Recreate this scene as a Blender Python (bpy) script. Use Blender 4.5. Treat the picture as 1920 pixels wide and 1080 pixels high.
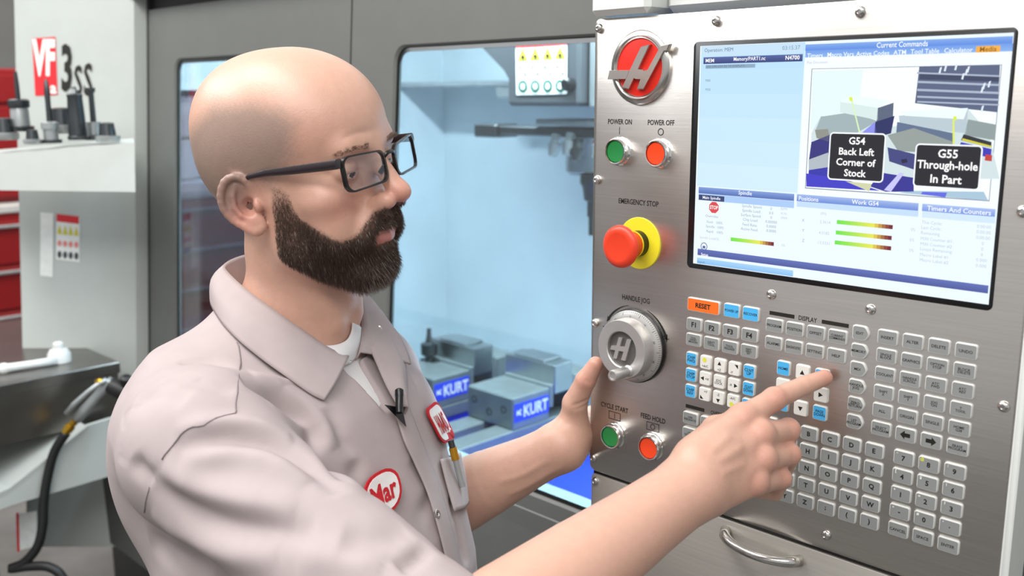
import bpy, math, random
import numpy as np
from mathutils import Vector, Matrix
random.seed(7); np.random.seed(7)
for o in list(bpy.data.objects): bpy.data.objects.remove(o)
scene = bpy.context.scene
COL = scene.collection
ZT = 1.62                                # height of the top of the pendant's display above the floor
# ------------------------------------------------------------------ camera
F_PX = 1831.26
CAM_C = np.array([0.59409, -0.87636, ZT-0.04783])
CAM_R = np.array([0.70873, 0.70547, -0.00345])
CAM_D = np.array([0.13513, -0.14055, -0.98081])
CAM_F = np.array([-0.69242, 0.69466, -0.19495])
cam_data = bpy.data.cameras.new('camera'); cam = bpy.data.objects.new('camera', cam_data); COL.objects.link(cam)
cam_data.sensor_width = 36.0; cam_data.lens = 36.0*F_PX/1920.0; cam_data.clip_start = 0.02; cam_data.clip_end = 60
m = Matrix.Identity(4)
for i in range(3):
    m[i][0] = CAM_R[i]; m[i][1] = -CAM_D[i]; m[i][2] = -CAM_F[i]; m[i][3] = CAM_C[i]
cam.matrix_world = m
cam_data.dof.use_dof = True; cam_data.dof.focus_distance = 1.02; cam_data.dof.aperture_fstop = 5.6
scene.camera = cam
# ------------------------------------------------------------------ light of the workshop
vs = scene.view_settings
vs.view_transform = 'Standard'; vs.look = 'None'; vs.gamma = 1.0; vs.use_curve_mapping = False
vs.exposure = 0.0
world = bpy.data.worlds.new('world'); scene.world = world; world.use_nodes = True
bg = world.node_tree.nodes['Background']; bg.inputs[0].default_value = (0.96, 0.98, 1.0, 1); bg.inputs[1].default_value = 0.62
def area(name, loc, target, sx, sy, power, col=(1, 1, 1)):
    l = bpy.data.lights.new(name, 'AREA'); l.shape = 'RECTANGLE'; l.size = sx; l.size_y = sy; l.energy = power; l.color = col
    o = bpy.data.objects.new(name, l); COL.objects.link(o); o.location = loc
    o.rotation_euler = (Vector(target)-Vector(loc)).to_track_quat('-Z', 'Y').to_euler()
    return o
# rows of ceiling lamps over the aisle in front of the machine
area('ceiling_lamp_aisle', (-0.75, -1.15, 3.3), (-0.6, -0.5, 1.4), 2.4, 0.7, 62, (1.0, 0.985, 0.96))
area('ceiling_lamp_entrance', (1.3, -1.9, 3.3), (0.1, -0.2, 1.2), 2.4, 0.7, 46, (1.0, 0.985, 0.96))
area('ceiling_lamp_far_aisle', (-2.9, -1.6, 3.3), (-2.0, -0.2, 1.2), 2.0, 0.7, 50, (0.96, 0.99, 1.0))
area('back_row_fill', (-3.3, 0.3, 3.3), (-4.8, 1.5, 0.9), 1.6, 0.6, 80, (1.0, 0.985, 0.96))  # added fill light that brightens the cabinets and bins behind the machine
# ------------------------------------------------------------------ helpers
def P(px, py, d):
    """world point seen at a photo position at depth d along the viewing axis"""
    return CAM_C+CAM_R*((px-960)/F_PX*d)+CAM_D*((py-540)/F_PX*d)+CAM_F*d
def proj(p):
    q = np.asarray(p)-CAM_C; d = q@CAM_F
    return np.stack([960+F_PX*(q@CAM_R)/d, 540+F_PX*(q@CAM_D)/d, d], -1)
def ray(px, py):
    return CAM_R*((px-960)/F_PX)+CAM_D*((py-540)/F_PX)+CAM_F
def on_y(px, py, y):
    r = ray(px, py); return CAM_C+r*((y-CAM_C[1])/r[1])
def on_z(px, py, z):
    r = ray(px, py); return CAM_C+r*((z-CAM_C[2])/r[2])
def on_x(px, py, x):
    r = ray(px, py); return CAM_C+r*((x-CAM_C[0])/r[0])
def lin(c):
    if isinstance(c, str):
        c = [int(c[i:i+2], 16)/255 for i in (0, 2, 4)]
        c = [v/12.92 if v <= .04045 else ((v+.055)/1.055)**2.4 for v in c]
    return (c[0], c[1], c[2], 1.0)
MATS = {}
def mat(name, col, rough=0.5, metal=0.0, var=0.06, scale=60, bump=0.0, bscale=200, stretch=None, emit=0, spec=0.5, aniso=0, coat=0, sss=0, attr=None, rvar=0):
    """principled material with a noise-driven colour variation and fine relief"""
    if name in MATS: return MATS[name]
    M = bpy.data.materials.new(name); M.use_nodes = True; nt = M.node_tree; N = nt.nodes; L = nt.links
    b = N['Principled BSDF']; b.inputs['Roughness'].default_value = rough; b.inputs['Metallic'].default_value = metal
    b.inputs['Specular IOR Level'].default_value = spec
    if aniso: b.inputs['Anisotropic'].default_value = aniso
    if coat: b.inputs['Coat Weight'].default_value = coat; b.inputs['Coat Roughness'].default_value = 0.08
    if sss:
        b.inputs['Subsurface Weight'].default_value = sss; b.inputs['Subsurface Radius'].default_value = (1.0, 0.35, 0.18); b.inputs['Subsurface Scale'].default_value = 0.006
    c = lin(col)
    tc = N.new('ShaderNodeTexCoord'); mp = N.new('ShaderNodeMapping'); L.new(tc.outputs['Object'], mp.inputs[0])
    if stretch: mp.inputs['Scale'].default_value = stretch
    nz = N.new('ShaderNodeTexNoise'); nz.inputs['Scale'].default_value = scale; nz.inputs['Detail'].default_value = 4
    L.new(mp.outputs[0], nz.inputs['Vector'])
    rp = N.new('ShaderNodeValToRGB'); L.new(nz.outputs['Fac'], rp.inputs[0])
    rp.color_ramp.elements[0].position = 0.3; rp.color_ramp.elements[1].position = 0.7
    rp.color_ramp.elements[0].color = tuple(max(0, v*(1-var)) for v in c[:3])+(1,)
    rp.color_ramp.elements[1].color = tuple(min(1, v*(1+var)) for v in c[:3])+(1,)
    out = rp.outputs[0]
    if attr:
        at = N.new('ShaderNodeAttribute'); at.attribute_name = attr
        mx = N.new('ShaderNodeMix'); mx.data_type = 'RGBA'; mx.blend_type = 'MULTIPLY'; mx.inputs[0].default_value = 1
        L.new(rp.outputs[0], mx.inputs[6]); L.new(at.outputs['Color'], mx.inputs[7]); out = mx.outputs[2]
    L.new(out, b.inputs['Base Color'])
    if rvar:
        mr = N.new('ShaderNodeMapRange'); L.new(nz.outputs['Fac'], mr.inputs[0]); mr.inputs[3].default_value = rough-rvar; mr.inputs[4].default_value = rough+rvar
        L.new(mr.outputs[0], b.inputs['Roughness'])
    if emit:
        L.new(out, b.inputs['Emission Color']); b.inputs['Emission Strength'].default_value = emit
    if bump:
        n2 = N.new('ShaderNodeTexNoise'); n2.inputs['Scale'].default_value = bscale; n2.inputs['Detail'].default_value = 3
        L.new(mp.outputs[0], n2.inputs['Vector'])
        bp = N.new('ShaderNodeBump'); bp.inputs['Strength'].default_value = bump; bp.inputs['Distance'].default_value = 0.001
        L.new(n2.outputs['Fac'], bp.inputs['Height']); L.new(bp.outputs[0], b.inputs['Normal'])
    MATS[name] = M; return M
def glass(name, tint, fac=1.0, rough=0.0, refl=1.0):
    """thin pane: transparent plus a Fresnel reflection"""
    M = bpy.data.materials.new(name); M.use_nodes = True; nt = M.node_tree; N = nt.nodes; L = nt.links; N.clear()
    o = N.new('ShaderNodeOutputMaterial'); t = N.new('ShaderNodeBsdfTransparent'); g = N.new('ShaderNodeBsdfGlossy'); mx = N.new('ShaderNodeMixShader')
    t.inputs[0].default_value = lin(tint); g.inputs['Roughness'].default_value = rough
    f = N.new('ShaderNodeFresnel'); ge = N.new('ShaderNodeNewGeometry'); io = N.new('ShaderNodeMapRange'); io.inputs[3].default_value = 1.5; io.inputs[4].default_value = 1/1.5; L.new(ge.outputs['Backfacing'], io.inputs[0]); L.new(io.outputs[0], f.inputs[0]); mu = N.new('ShaderNodeMath'); mu.operation = 'MULTIPLY'; mu.inputs[1].default_value = refl
    tc = N.new('ShaderNodeTexCoord'); nz = N.new('ShaderNodeTexNoise'); nz.inputs['Scale'].default_value = 3; L.new(tc.outputs['Object'], nz.inputs['Vector'])
    bp = N.new('ShaderNodeBump'); bp.inputs['Strength'].default_value = 0.02; L.new(nz.outputs['Fac'], bp.inputs['Height']); L.new(bp.outputs[0], g.inputs['Normal'])
    L.new(f.outputs[0], mu.inputs[0]); L.new(mu.outputs[0], mx.inputs[0]); L.new(t.outputs[0], mx.inputs[1]); L.new(g.outputs[0], mx.inputs[2]); L.new(mx.outputs[0], o.inputs[0])
    MATS[name] = M; return M
# ---- objects
WL = {}
def tag(o, label=None, cat=None, group=None, kind=None):
    if label: o['label'] = label
    if cat: o['category'] = cat
    if group: o['group'] = group
    if kind: o['kind'] = kind
    return o
def empty(name, loc, label=None, cat=None, group=None, kind=None):
    o = bpy.data.objects.new(name, None); COL.objects.link(o); o.location = loc; o.empty_display_size = 0.05
    WL[o.name] = np.array(loc, float)
    return tag(o, label, cat, group, kind)
def link(name, me, loc, parent=None):
    """link mesh data whose vertices are relative to the world point loc"""
    o = bpy.data.objects.new(name, me); COL.objects.link(o)
    loc = np.array(loc, float); WL[o.name] = loc
    if parent is not None: o.parent = parent; o.location = loc-WL[parent.name]
    else: o.location = loc
    return o
class MB:
    """collects vertices (metres, world) and faces; build() links ONE mesh object"""
    def __init__(s): s.v = []; s.f = []; s.m = []; s.c = []
    def add(s, vs, fs, mi=0):
        k = len(s.v); s.v += [tuple(map(float, q)) for q in vs]; s.f += [tuple(i+k for i in q) for q in fs]; s.m += [mi]*len(fs)
        return s
    def box(s, a, b, mi=0):
        (x0, y0, z0), (x1, y1, z1) = a, b
        return s.add([(x0, y0, z0), (x1, y0, z0), (x1, y1, z0), (x0, y1, z0), (x0, y0, z1), (x1, y0, z1), (x1, y1, z1), (x0, y1, z1)],
              [(3, 2, 1, 0), (4, 5, 6, 7), (0, 1, 5, 4), (1, 2, 6, 5), (2, 3, 7, 6), (3, 0, 4, 7)], mi)
    def bbox(s, a, b, r=0.002, mi=0):
        """box with chamfered edges"""
        a = np.minimum(a, b)*1.0; b = np.maximum(np.array(a), np.array(b))*1.0
        r = min(r, *(0.49*(b-a)))
        V = []; idx = {}
        for sx in (0, 1):
            for sy in (0, 1):
                for sz in (0, 1):
                    for ax in range(3):
                        q = [(a[i] if (sx, sy, sz)[i] == 0 else b[i]) for i in range(3)]
                        for i in range(3):
                            if i != ax: q[i] += r if (sx, sy, sz)[i] == 0 else -r
                        idx[(sx, sy, sz, ax)] = len(V); V.append(q)
        Fs = []
        for ax in range(3):
            o1, o2 = [i for i in range(3) if i != ax]
            for sd in (0, 1):
                loop = []
                for (p, q) in ((0, 0), (1, 0), (1, 1), (0, 1)):
                    c = [0, 0, 0]; c[ax] = sd; c[o1] = p; c[o2] = q; loop.append(idx[(*c, ax)])
                flip = (sd == 1) == (ax != 1)
                Fs.append(tuple(loop) if flip else tuple(loop[::-1]))
        for ax in range(3):
            o1, o2 = [i for i in range(3) if i != ax]
            for p in (0, 1):
                for q in (0, 1):
                    c0 = [0, 0, 0]; c0[o1] = p; c0[o2] = q; c1 = list(c0); c1[ax] = 1
                    Fs.append((idx[(*c0, o1)], idx[(*c1, o1)], idx[(*c1, o2)], idx[(*c0, o2)]))
        for sx in (0, 1):
            for sy in (0, 1):
                for sz in (0, 1): Fs.append(tuple(idx[(sx, sy, sz, ax)] for ax in range(3)))
        return s.add(V, Fs, mi)
    def loft(s, rings, cap0=True, cap1=True, closed=True, mi=0):
        n = len(rings[0]); V = [q for r in rings for q in r]; Fs = []
        for i in range(len(rings)-1):
            for j in range(n if closed else n-1):
                k = (j+1) % n; Fs.append((i*n+j, i*n+k, (i+1)*n+k, (i+1)*n+j))
        if cap0: Fs.append(tuple(range(n))[::-1])
        if cap1: Fs.append(tuple((len(rings)-1)*n+j for j in range(n)))
        return s.add(V, Fs, mi)
    def lathe(s, o, axis, prof, n=24, mi=0, cap0=True, cap1=True, jit=None):
        """prof: list of (radius, distance along axis)"""
        o = np.array(o, float); ax = np.array(axis, float); ax /= np.linalg.norm(ax)
        t = np.array([0, 0, 1.0]) if abs(ax[2]) < .9 else np.array([1.0, 0, 0])
        e1 = np.cross(t, ax); e1 /= np.linalg.norm(e1); e2 = np.cross(ax, e1)
        rings = []
        for q in prof:
            rr, h = q[0], q[1]
            rings.append([o+ax*h+(e1*math.cos(2*math.pi*j/n)+e2*math.sin(2*math.pi*j/n))*(rr*(jit(j, h) if jit else 1)) for j in range(n)])
        return s.loft(rings, cap0, cap1, True, mi)
    def tube(s, pts, rad, n=10, mi=0):
        pts = [np.array(p, float) for p in pts]; rings = []; prev = None
        for i, p in enumerate(pts):
            t = pts[min(i+1, len(pts)-1)]-pts[max(i-1, 0)]; t /= np.linalg.norm(t)+1e-12
            if prev is None:
                u = np.cross(t, [0, 0, 1.0]);
                if np.linalg.norm(u) < .1: u = np.cross(t, [1.0, 0, 0])
            else: u = prev-t*(prev@t)
            u /= np.linalg.norm(u); prev = u; w = np.cross(t, u)
            r = rad[i] if hasattr(rad, '__len__') else rad
            rings.append([p+(u*math.cos(2*math.pi*j/n)+w*math.sin(2*math.pi*j/n))*r for j in range(n)])
        return s.loft(rings, True, True, True, mi)
    def extrude(s, poly, vec, mi=0):
        """planar outline extruded along vec, capped"""
        v = np.array(vec, float); a = [np.array(q, float) for q in poly]
        return s.loft([a, [q+v for q in a]], True, True, True, mi)
    def color(s, c):
        while len(s.c) < len(s.f): s.c.append(c)
        return s
    def build(s, name, m, parent=None, smooth=False, loc=None, auto=None, mats=None):
        V = np.array(s.v, float)
        if loc is None: loc = (V.min(0)+V.max(0))/2
        me = bpy.data.meshes.new(name); me.from_pydata((V-np.array(loc)).tolist(), [], s.f)
        for q in (mats or [m]): me.materials.append(q)
        if mats: me.polygons.foreach_set('material_index', s.m)
        if s.c:
            at = me.color_attributes.new('col', 'FLOAT_COLOR', 'CORNER'); arr = []
            for p, c in zip(me.polygons, s.c): arr += list(lin(c))*p.loop_total
            at.data.foreach_set('color', arr)
        me.validate(); fix_normals(me)
        if smooth or auto:
            me.polygons.foreach_set('use_smooth', [True]*len(me.polygons))
            if auto: me.set_sharp_from_angle(angle=math.radians(auto))
        me.update()
        return link(name, me, loc, parent)
import bmesh
def fix_normals(me):
    b = bmesh.new(); b.from_mesh(me); bmesh.ops.recalc_face_normals(b, faces=b.faces); b.to_mesh(me); b.free()
def copy_tree(o, loc, parent=None):
    c = o.copy(); COL.objects.link(c); c.parent = parent; c.location = loc
    for ch in o.children:
        d = ch.copy(); COL.objects.link(d); d.parent = c
        for g in ch.children:
            e = g.copy(); COL.objects.link(e); e.parent = d
    return c
def rrect(w, h, r, n=4):
    pts = []
    for cx, cy, a0 in ((w/2-r, h/2-r, 0), (-w/2+r, h/2-r, 90), (-w/2+r, -h/2+r, 180), (w/2-r, -h/2+r, 270)):
        for i in range(n+1):
            a = math.radians(a0+90*i/n); pts.append((cx+r*math.cos(a), cy+r*math.sin(a)))
    return pts
TXT = {}
def text_shape(body, bold=0.0, space=1.0):
    """flat lettering as (vertices, faces), centred, cap height 1"""
    key = (body, bold, space)
    if key in TXT: return TXT[key]
    cu = bpy.data.curves.new('lettering', 'FONT'); cu.body = body; cu.size = 1.0; cu.align_x = 'CENTER'; cu.resolution_u = 2; cu.offset = bold; cu.space_line = 0.82*space
    o = bpy.data.objects.new('lettering', cu); COL.objects.link(o)
    dg = bpy.context.evaluated_depsgraph_get(); me = bpy.data.meshes.new_from_object(o.evaluated_get(dg))
    V = np.array([v.co[:] for v in me.vertices]).reshape(-1, 3); Fs = [tuple(p.vertices) for p in me.polygons]
    bpy.data.objects.remove(o); bpy.data.curves.remove(cu); bpy.data.meshes.remove(me)
    if len(V):
        V[:, :2] -= (V[:, :2].max(0)+V[:, :2].min(0))/2; V /= 0.69
    TXT[key] = (V, Fs); return TXT[key]
def spline(pts, n=8):
    pts = [np.array(p, float) for p in pts]; out = []
    for i in range(len(pts)-1):
        p0, p1, p2, p3 = pts[max(i-1, 0)], pts[i], pts[i+1], pts[min(i+2, len(pts)-1)]
        for k in range(n):
            t = k/n; out.append(.5*((2*p1)+(-p0+p2)*t+(2*p0-5*p1+4*p2-p3)*t*t+(-p0+3*p1-3*p2+p3)*t**3))
    return out+[pts[-1]]
# ------------------------------------------------------------------ the control pendant (millimetre grid u right, v down, h out of the plate)
def pp(u, v, h=0): return np.array([u/1000, -h/1000, ZT-v/1000])
NRM = np.array([0, -1.0, 0])
def pan(px, py, h=0):
    q = on_y(px, py, -h/1000); return q[0]*1000, (ZT-q[2])*1000
STEEL = mat('brushed_steel', 'cdc7c1', 0.34, 1.0, 0.05, 8, 0.05, 30, (1, 1, 60), aniso=0.5, rvar=0.03)
STEEL_LOW = mat('brushed_steel_lower', 'c4bfb6', 0.46, 0.7, 0.06, 8, 0.05, 30, (1, 1, 60), aniso=0.4)
CHROME = mat('chrome', 'e4e2df', 0.14, 1.0, 0.02)
BOLTM = mat('bolt_steel', 'c9c6c2', 0.22, 1.0, 0.04)
INK = mat('black_print', '16140f', 0.55, 0, 0.05)
KGREY = mat('key_grey_rubber', '858786', 0.55, 0, 0.03, 90)
KRIM = mat('key_pale_rim', 'c6c6c2', 0.5, 0, 0.03)
KWHITE = mat('key_white_rubber', 'dcdad3', 0.5, 0, 0.03)
KBLUE = mat('key_blue_rubber', '45a9e0', 0.45, 0, 0.03)
KORANGE = mat('key_orange_rubber', 'ee6a1c', 0.45, 0, 0.03)
KYEL = mat('print_yellow', 'd9d640', 0.5, 0, 0.03)
BLACKP = mat('black_plastic', '0d0d10', 0.3, 0, 0.05)
WHITEP = mat('white_powder_coat', 'd8dad6', 0.42, 0, 0.02, 40, 0.03, 500)
pend = empty('control_pendant', pp(93, 700, -60), 'stainless steel control pendant with lit display and keypad in front of the man', 'control panel')
def txt(name, s, u, v, capmm, m, parent, h=0.15, bold=0.0, maxw=None, space=1.0, squash=1.0):
    V, Fs = text_shape(s, bold, space); sc = capmm/1000; sx = sc*squash
    if maxw:
        w = (V[:, 0].max()-V[:, 0].min())*sx
        if w > maxw/1000: sx *= maxw/1000/w
    o = pp(u, v, h)
    W = np.stack([o[0]+V[:, 0]*sx, np.full(len(V), o[1]), o[2]+V[:, 1]*sc], 1)
    b = MB(); b.add(W, Fs); return b if name is None else b.build(name, m, parent)
# housing and plates
b = MB(); b.bbox(pp(-143, -33, -4), pp(330, 501, -75), 0.006); b.build('housing', WHITEP, pend)
def plate(name, u0, v0, u1, v1, h0, h1, r, m, parent, bev=1.0):
    cu, cv = (u0+u1)/2, (v0+v1)/2; rr = rrect(u1-u0, v1-v0, r, 5); ri = rrect(u1-u0-2*bev, v1-v0-2*bev, max(r-bev, .2), 5)
    b = MB(); b.loft([[pp(cu+x, cv-y, h0) for x, y in rr], [pp(cu+x, cv-y, h1-bev*.6) for x, y in rr], [pp(cu+x, cv-y, h1) for x, y in ri]], True, True)
    return b.build(name, m, parent, auto=35)
plate('front_plate', -145, -34.5, 333, 503.5, -4, 0, 7, STEEL, pend, 1.0)
tag(plate('side_trim', 333.5, -30, 341, 510, -40, 1.5, 3, WHITEP, pend, 1.5), 'pale rounded trim along the plate')
plate('lower_panel', -143, 508.5, 336, 760, -6, -1, 5, STEEL_LOW, pend, 1.0)
b = MB(); b.bbox(pp(-140, 505, -8), pp(333, 765, -75), 0.004); b.build('lower_housing', BLACKP, pend)
b = MB(); b.box(pp(-142, 500, -9), pp(332, 510, -4.5)); b.build('dark_gap_filler', BLACKP, pend)  # black filler strip, puts the dark of the open gap into colour
b = MB(); hp = []
for i in range(17):
    a = i/16; uu = 52+90*a; hh = 26*math.sin(math.pi*a)**0.55
    hp.append(pp(uu, 522+4*a-1.5, hh+0.5))
b.tube(hp, [6.5-2.2*math.sin(math.pi*i/16)+0.0 for i in range(17)] if False else [(0.0062-0.0016*math.sin(math.pi*i/16)) for i in range(17)], 12); b.build('pull_handle', BOLTM, pend, smooth=True)
# bolts
bolt_me = None
def lathe_mesh(name, prof, n, mats, mi=None):
    b = MB(); b.lathe((0, 0, 0), (0, -1, 0), prof, n)
    return b
for i, (u, v) in enumerate([(-138.6, -24.5), (-138.6, 146), (-138.6, 317), (-138.6, 487.5), (16.4, -24.4), (169.8, -24.4), (93.9, 249), (198.7, 248.4), (323.5, 315.5), (323.5, 145.5), (169.1, 486.8), (323.5, -24.4), (323.5, 487), (16.4, 486.8)]):
    if bolt_me is None:
        b = MB(); b.lathe((0, 0, 0), (0, -1, 0), [(.0052, 0), (.0052, .0012), (.0046, .0026), (.0034, .0036), (.0022, .0040), (.0020, .0026), (.0002, .0026)], 16)
        o = b.build('bolt', BOLTM, pend, auto=50, loc=(0, 0, 0)); bolt_me = o.data
        o.location = pp(u, v)-WL[pend.name]; WL[o.name] = pp(u, v)
    else: link('bolt', bolt_me, pp(u, v), pend)
for u, v in ((-136, 517), (325, 517)): link('bolt', bolt_me, pp(u, v, -1), pend)
# printed lettering on the plate
pr = lambda s, u, v, c, w=None: txt('printed_legend', s, u, v, c, INK, pend, 0.12, 0.018, w, squash=0.8)
pr('POWER ON', -107, 79, 5.6, 38); pr('POWER OFF', -50, 79, 5.6, 42); pr('EMERGENCY STOP', -78.5, 168, 5.8, 63); pr('HANDLE JOG', -79, 280, 5.8, 46)
pr('CYCLE START', -107.5, 415.5, 5.8, 45); pr('FEED HOLD', -50.5, 415.5, 5.8, 41)
def flat(name, quads, m, parent, h=0.12):
    b = MB()
    for q in quads: b.add([pp(u, v, h) for u, v in q], [tuple(range(len(q)))])
    return b.build(name, m, parent)
def rect(u0, v0, u1, v1): return [(u0, v0), (u1, v0), (u1, v1), (u0, v1)]
def ringq(u, v, r0, r1, a0=0, a1=360, n=28):
    q = []
    for i in range(n):
        t0 = math.radians(a0+(a1-a0)*i/n); t1 = math.radians(a0+(a1-a0)*(i+1)/n)
        q.append([(u+r0*math.cos(t0), v+r0*math.sin(t0)), (u+r1*math.cos(t0), v+r1*math.sin(t0)), (u+r1*math.cos(t1), v+r1*math.sin(t1)), (u+r0*math.cos(t1), v+r0*math.sin(t1))])
    return q
flat('printed_mark', [rect(-107.6, 85, -106.8, 93)], INK, pend)
flat('printed_mark', ringq(-50, 89, 3.0, 4.0), INK, pend)
def frame(u0, v0, u1, v1, t): return [rect(u0, v0, u1, v0+t), rect(u0, v1-t, u1, v1), rect(u0, v0, u0+t, v1), rect(u1-t, v0, u1, v1)]
flat('printed_mark', frame(-116, 421, -98, 431, .8)+[rect(-107.4, 422.5, -106.6, 429.5)], INK, pend)
flat('printed_mark', frame(-59.5, 421, -41.5, 431, .8)+ringq(-50.5, 426, 2.6, 3.5), INK, pend)
# jog direction arrows
DU, DV = -79, 334
def arrow(a0, a1):
    q = []
    n = 14
    for i in range(n):
        t0 = math.radians(a0+(a1-a0)*i/n); t1 = math.radians(a0+(a1-a0)*(i+1)/n); w0 = .3+1.3*i/n; w1 = .3+1.3*(i+1)/n
        q.append([(DU+(47-w0)*math.cos(t0), DV+(47-w0)*math.sin(t0)), (DU+(47+w0)*math.cos(t0), DV+(47+w0)*math.sin(t0)), (DU+(47+w1)*math.cos(t1), DV+(47+w1)*math.sin(t1)), (DU+(47-w1)*math.cos(t1), DV+(47-w1)*math.sin(t1))])
    t = math.radians(a1); s = 1 if a1 > a0 else -1; c = (DU+47*math.cos(t), DV+47*math.sin(t)); tx, ty = -math.sin(t)*s, math.cos(t)*s; nx, ny = math.cos(t), math.sin(t)
    q.append([(c[0]+nx*3, c[1]+ny*3), (c[0]-nx*3, c[1]-ny*3), (c[0]+tx*7, c[1]+ty*7)])
    return q
flat('printed_mark', arrow(-102, -145), INK, pend); flat('printed_mark', arrow(-70, -25), INK, pend)
flat('printed_mark', [rect(-127, 318.6, -121, 319.6)], INK, pend); flat('printed_mark', [rect(-38, 317.9, -31, 318.9), rect(-35, 314.9, -34, 321.9)], INK, pend)
# round badge with the slanted letter
BR = empty
SIL = mat('badge_silver', 'c9c6c1', 0.25, 1.0, 0.04); BRED = mat('badge_red', 'd5200f', 0.4, 0, 0.04)
b = MB(); b.lathe(pp(-79, 20), NRM, [(.040, 0), (.040, .002), (.038, .0042), (.034, .0050), (.0325, .0035), (.0315, .0038), (.0305, .0024), (.0305, .0)], 56)
badge = b.build('badge_ring', SIL, pend, auto=40); tag(badge, 'silver ring of the round badge')
b = MB(); b.lathe(pp(-79, 20), NRM, [(.0306, 0.0005), (.0306, .0022), (.029, .0026)], 48); b.build('badge_disc', BRED, badge, auto=40)
def badge_poly(pts): return [pan(1100+x/3.856, y/3.856, 6) for x, y in pts]
b = MB()
for pts in ([(398, 336), (460, 321), (369, 508), (345, 565), (305, 646), (256, 636), (284, 574), (312, 510)],
            [(166, 508), (318, 507), (290, 572), (152, 574)],
            [(368, 500), (408, 502), (416, 512), (440, 508), (404, 574), (352, 572), (341, 562)],
            [(540, 332), (606, 317), (590, 356), (566, 360), (412, 645), (364, 645), (388, 575), (445, 500)]):
    pl = badge_poly(pts); c = np.mean(pl, 0); kz = len(b.v)*.004
    b.loft([[pp(u, v, 2.5) for u, v in pl], [pp(u, v, 6.2+kz) for u, v in pl], [pp(c[0]+(u-c[0])*.93, c[1]+(v-c[1])*.96, 7+kz) for u, v in pl]], True, True)
b.build('badge_letter', SIL, badge)
# push buttons
GRN = mat('button_green', '1f7a3c', 0.35, 0, 0.04); ORG = mat('button_orange_red', 'e8431b', 0.35, 0, 0.04)
def push(u, v, m, lab):
    b = MB(); b.lathe(pp(u, v), NRM, [(.0165, 0), (.0165, .0022), (.0158, .003), (.0148, .0035), (.0148, .0085), (.0138, .0098), (.0126, .0095), (.0124, .006), (.0124, .003)], 40, jit=lambda j, h: 1.0 if h > .0034 else (1.0 if j % 5 else .97))
    c = b.build('push_button', CHROME, pend, auto=40); tag(c, lab)
    b = MB(); b.lathe(pp(u, v), NRM, [(.0122, .003), (.0122, .0078), (.0115, .0086), (.006, .0080), (.0005, .0078)], 36); b.build('button_cap', m, c, auto=40)
push(-106, 112, GRN, 'green power button with chrome collar'); push(-50, 112, ORG, 'orange power button with chrome collar')
push(-106.5, 450, GRN, 'green cycle start button with chrome collar'); push(-50, 449.5, ORG, 'orange feed hold button with chrome collar')
# emergency stop
YEL = mat('estop_yellow', 'e3d62c', 0.4, 0, 0.03); ESR = mat('estop_red', 'df3c1e', 0.4, 0, 0.03)
b = MB(); b.lathe(pp(-75.5, 214), NRM, [(.0295, 0), (.0295, .0012), (.029, .0018)], 48); es = b.build('emergency_stop_disc', YEL, pend, auto=40); tag(es, 'yellow disc under the emergency stop')
b = MB(); b.lathe(pp(-75.5, 214), NRM, [(.0148, .0015), (.0148, .010), (.0140, .0105)], 32); b.build('stop_collar', BLACKP, es, auto=40)
b = MB(); b.lathe(pp(-75.5, 214), NRM, [(.0142, .0100), (.0152, .0115), (.0152, .013)], 32); b.build('stop_ring', YEL, es, auto=40)
b = MB(); b.lathe(pp(-75.5, 214), NRM, [(.0140, .012), (.0146, .013), (.0150, .024), (.0170, .028), (.0225, .031), (.0240, .0335), (.0236, .036), (.020, .0385), (.0160, .0395), (.0150, .0392), (.0002, .0398)], 44); b.build('stop_knob', ESR, es, smooth=True)
# jog dial
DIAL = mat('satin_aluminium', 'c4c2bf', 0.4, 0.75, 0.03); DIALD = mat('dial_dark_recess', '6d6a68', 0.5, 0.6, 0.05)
b = MB(); b.lathe(pp(DU, DV), NRM, [(.0435, 0), (.0435, .003), (.0425, .004)], 72); jog = b.build('jog_dial', BLACKP, pend, auto=40); tag(jog, 'handle jog dial with graduated aluminium ring')
b = MB(); b.lathe(pp(DU, DV), NRM, [(.0420, .003), (.0420, .0062), (.0360, .0095), (.0335, .0098)], 72); b.build('graduated_ring', DIAL, jog, auto=40)
b = MB(); b.lathe(pp(DU, DV), NRM, [(.0345, .0095), (.0345, .012), (.0345, .024), (.0335, .0255), (.0215, .0255), (.0205, .0245), (.0205, .0205), (.0002, .0205)], 120, jit=lambda j, h: 1.0 if h < .0119 or h > .0241 else 1-.012*(j % 2))
b.build('jog_drum', DIAL, jog, auto=40)
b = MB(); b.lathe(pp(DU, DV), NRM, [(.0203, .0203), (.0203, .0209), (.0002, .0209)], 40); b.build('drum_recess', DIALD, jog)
b = MB()
for i in range(100):
    a = 2*math.pi*i/100; L0, L1, w = .0418, (.0375 if i % 10 == 0 else .0398), .00022
    for (r0, r1) in ((L0, L1),):
        hh = lambda r: .0062+(.042-r)/.006*.0033+.0002
        c, s = math.cos(a), math.sin(a); e = lambda r, k: pp(DU, DV)+np.array([c*r-s*k, -hh(r), s*r+c*k])
        b.add([e(r0, -w), e(r0, w), e(r1, w), e(r1, -w)], [(0, 1, 2, 3)])
b.build('graduation_marks', INK, jog)
for i in range(10):
    a = math.radians(90-36*i); V, Fs = text_shape(str(i*10)); r = .0362
    b = MB(); W = [pp(DU, DV, 9.9)+np.array([math.cos(a)*r+(x*math.sin(a)+y*math.cos(a))*.0022, 0, math.sin(a)*r+(-x*math.cos(a)+y*math.sin(a))*.0022]) for x, y, z in V]
    b.add(W, Fs); b.build('dial_number', INK, jog)
b = MB()
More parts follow.
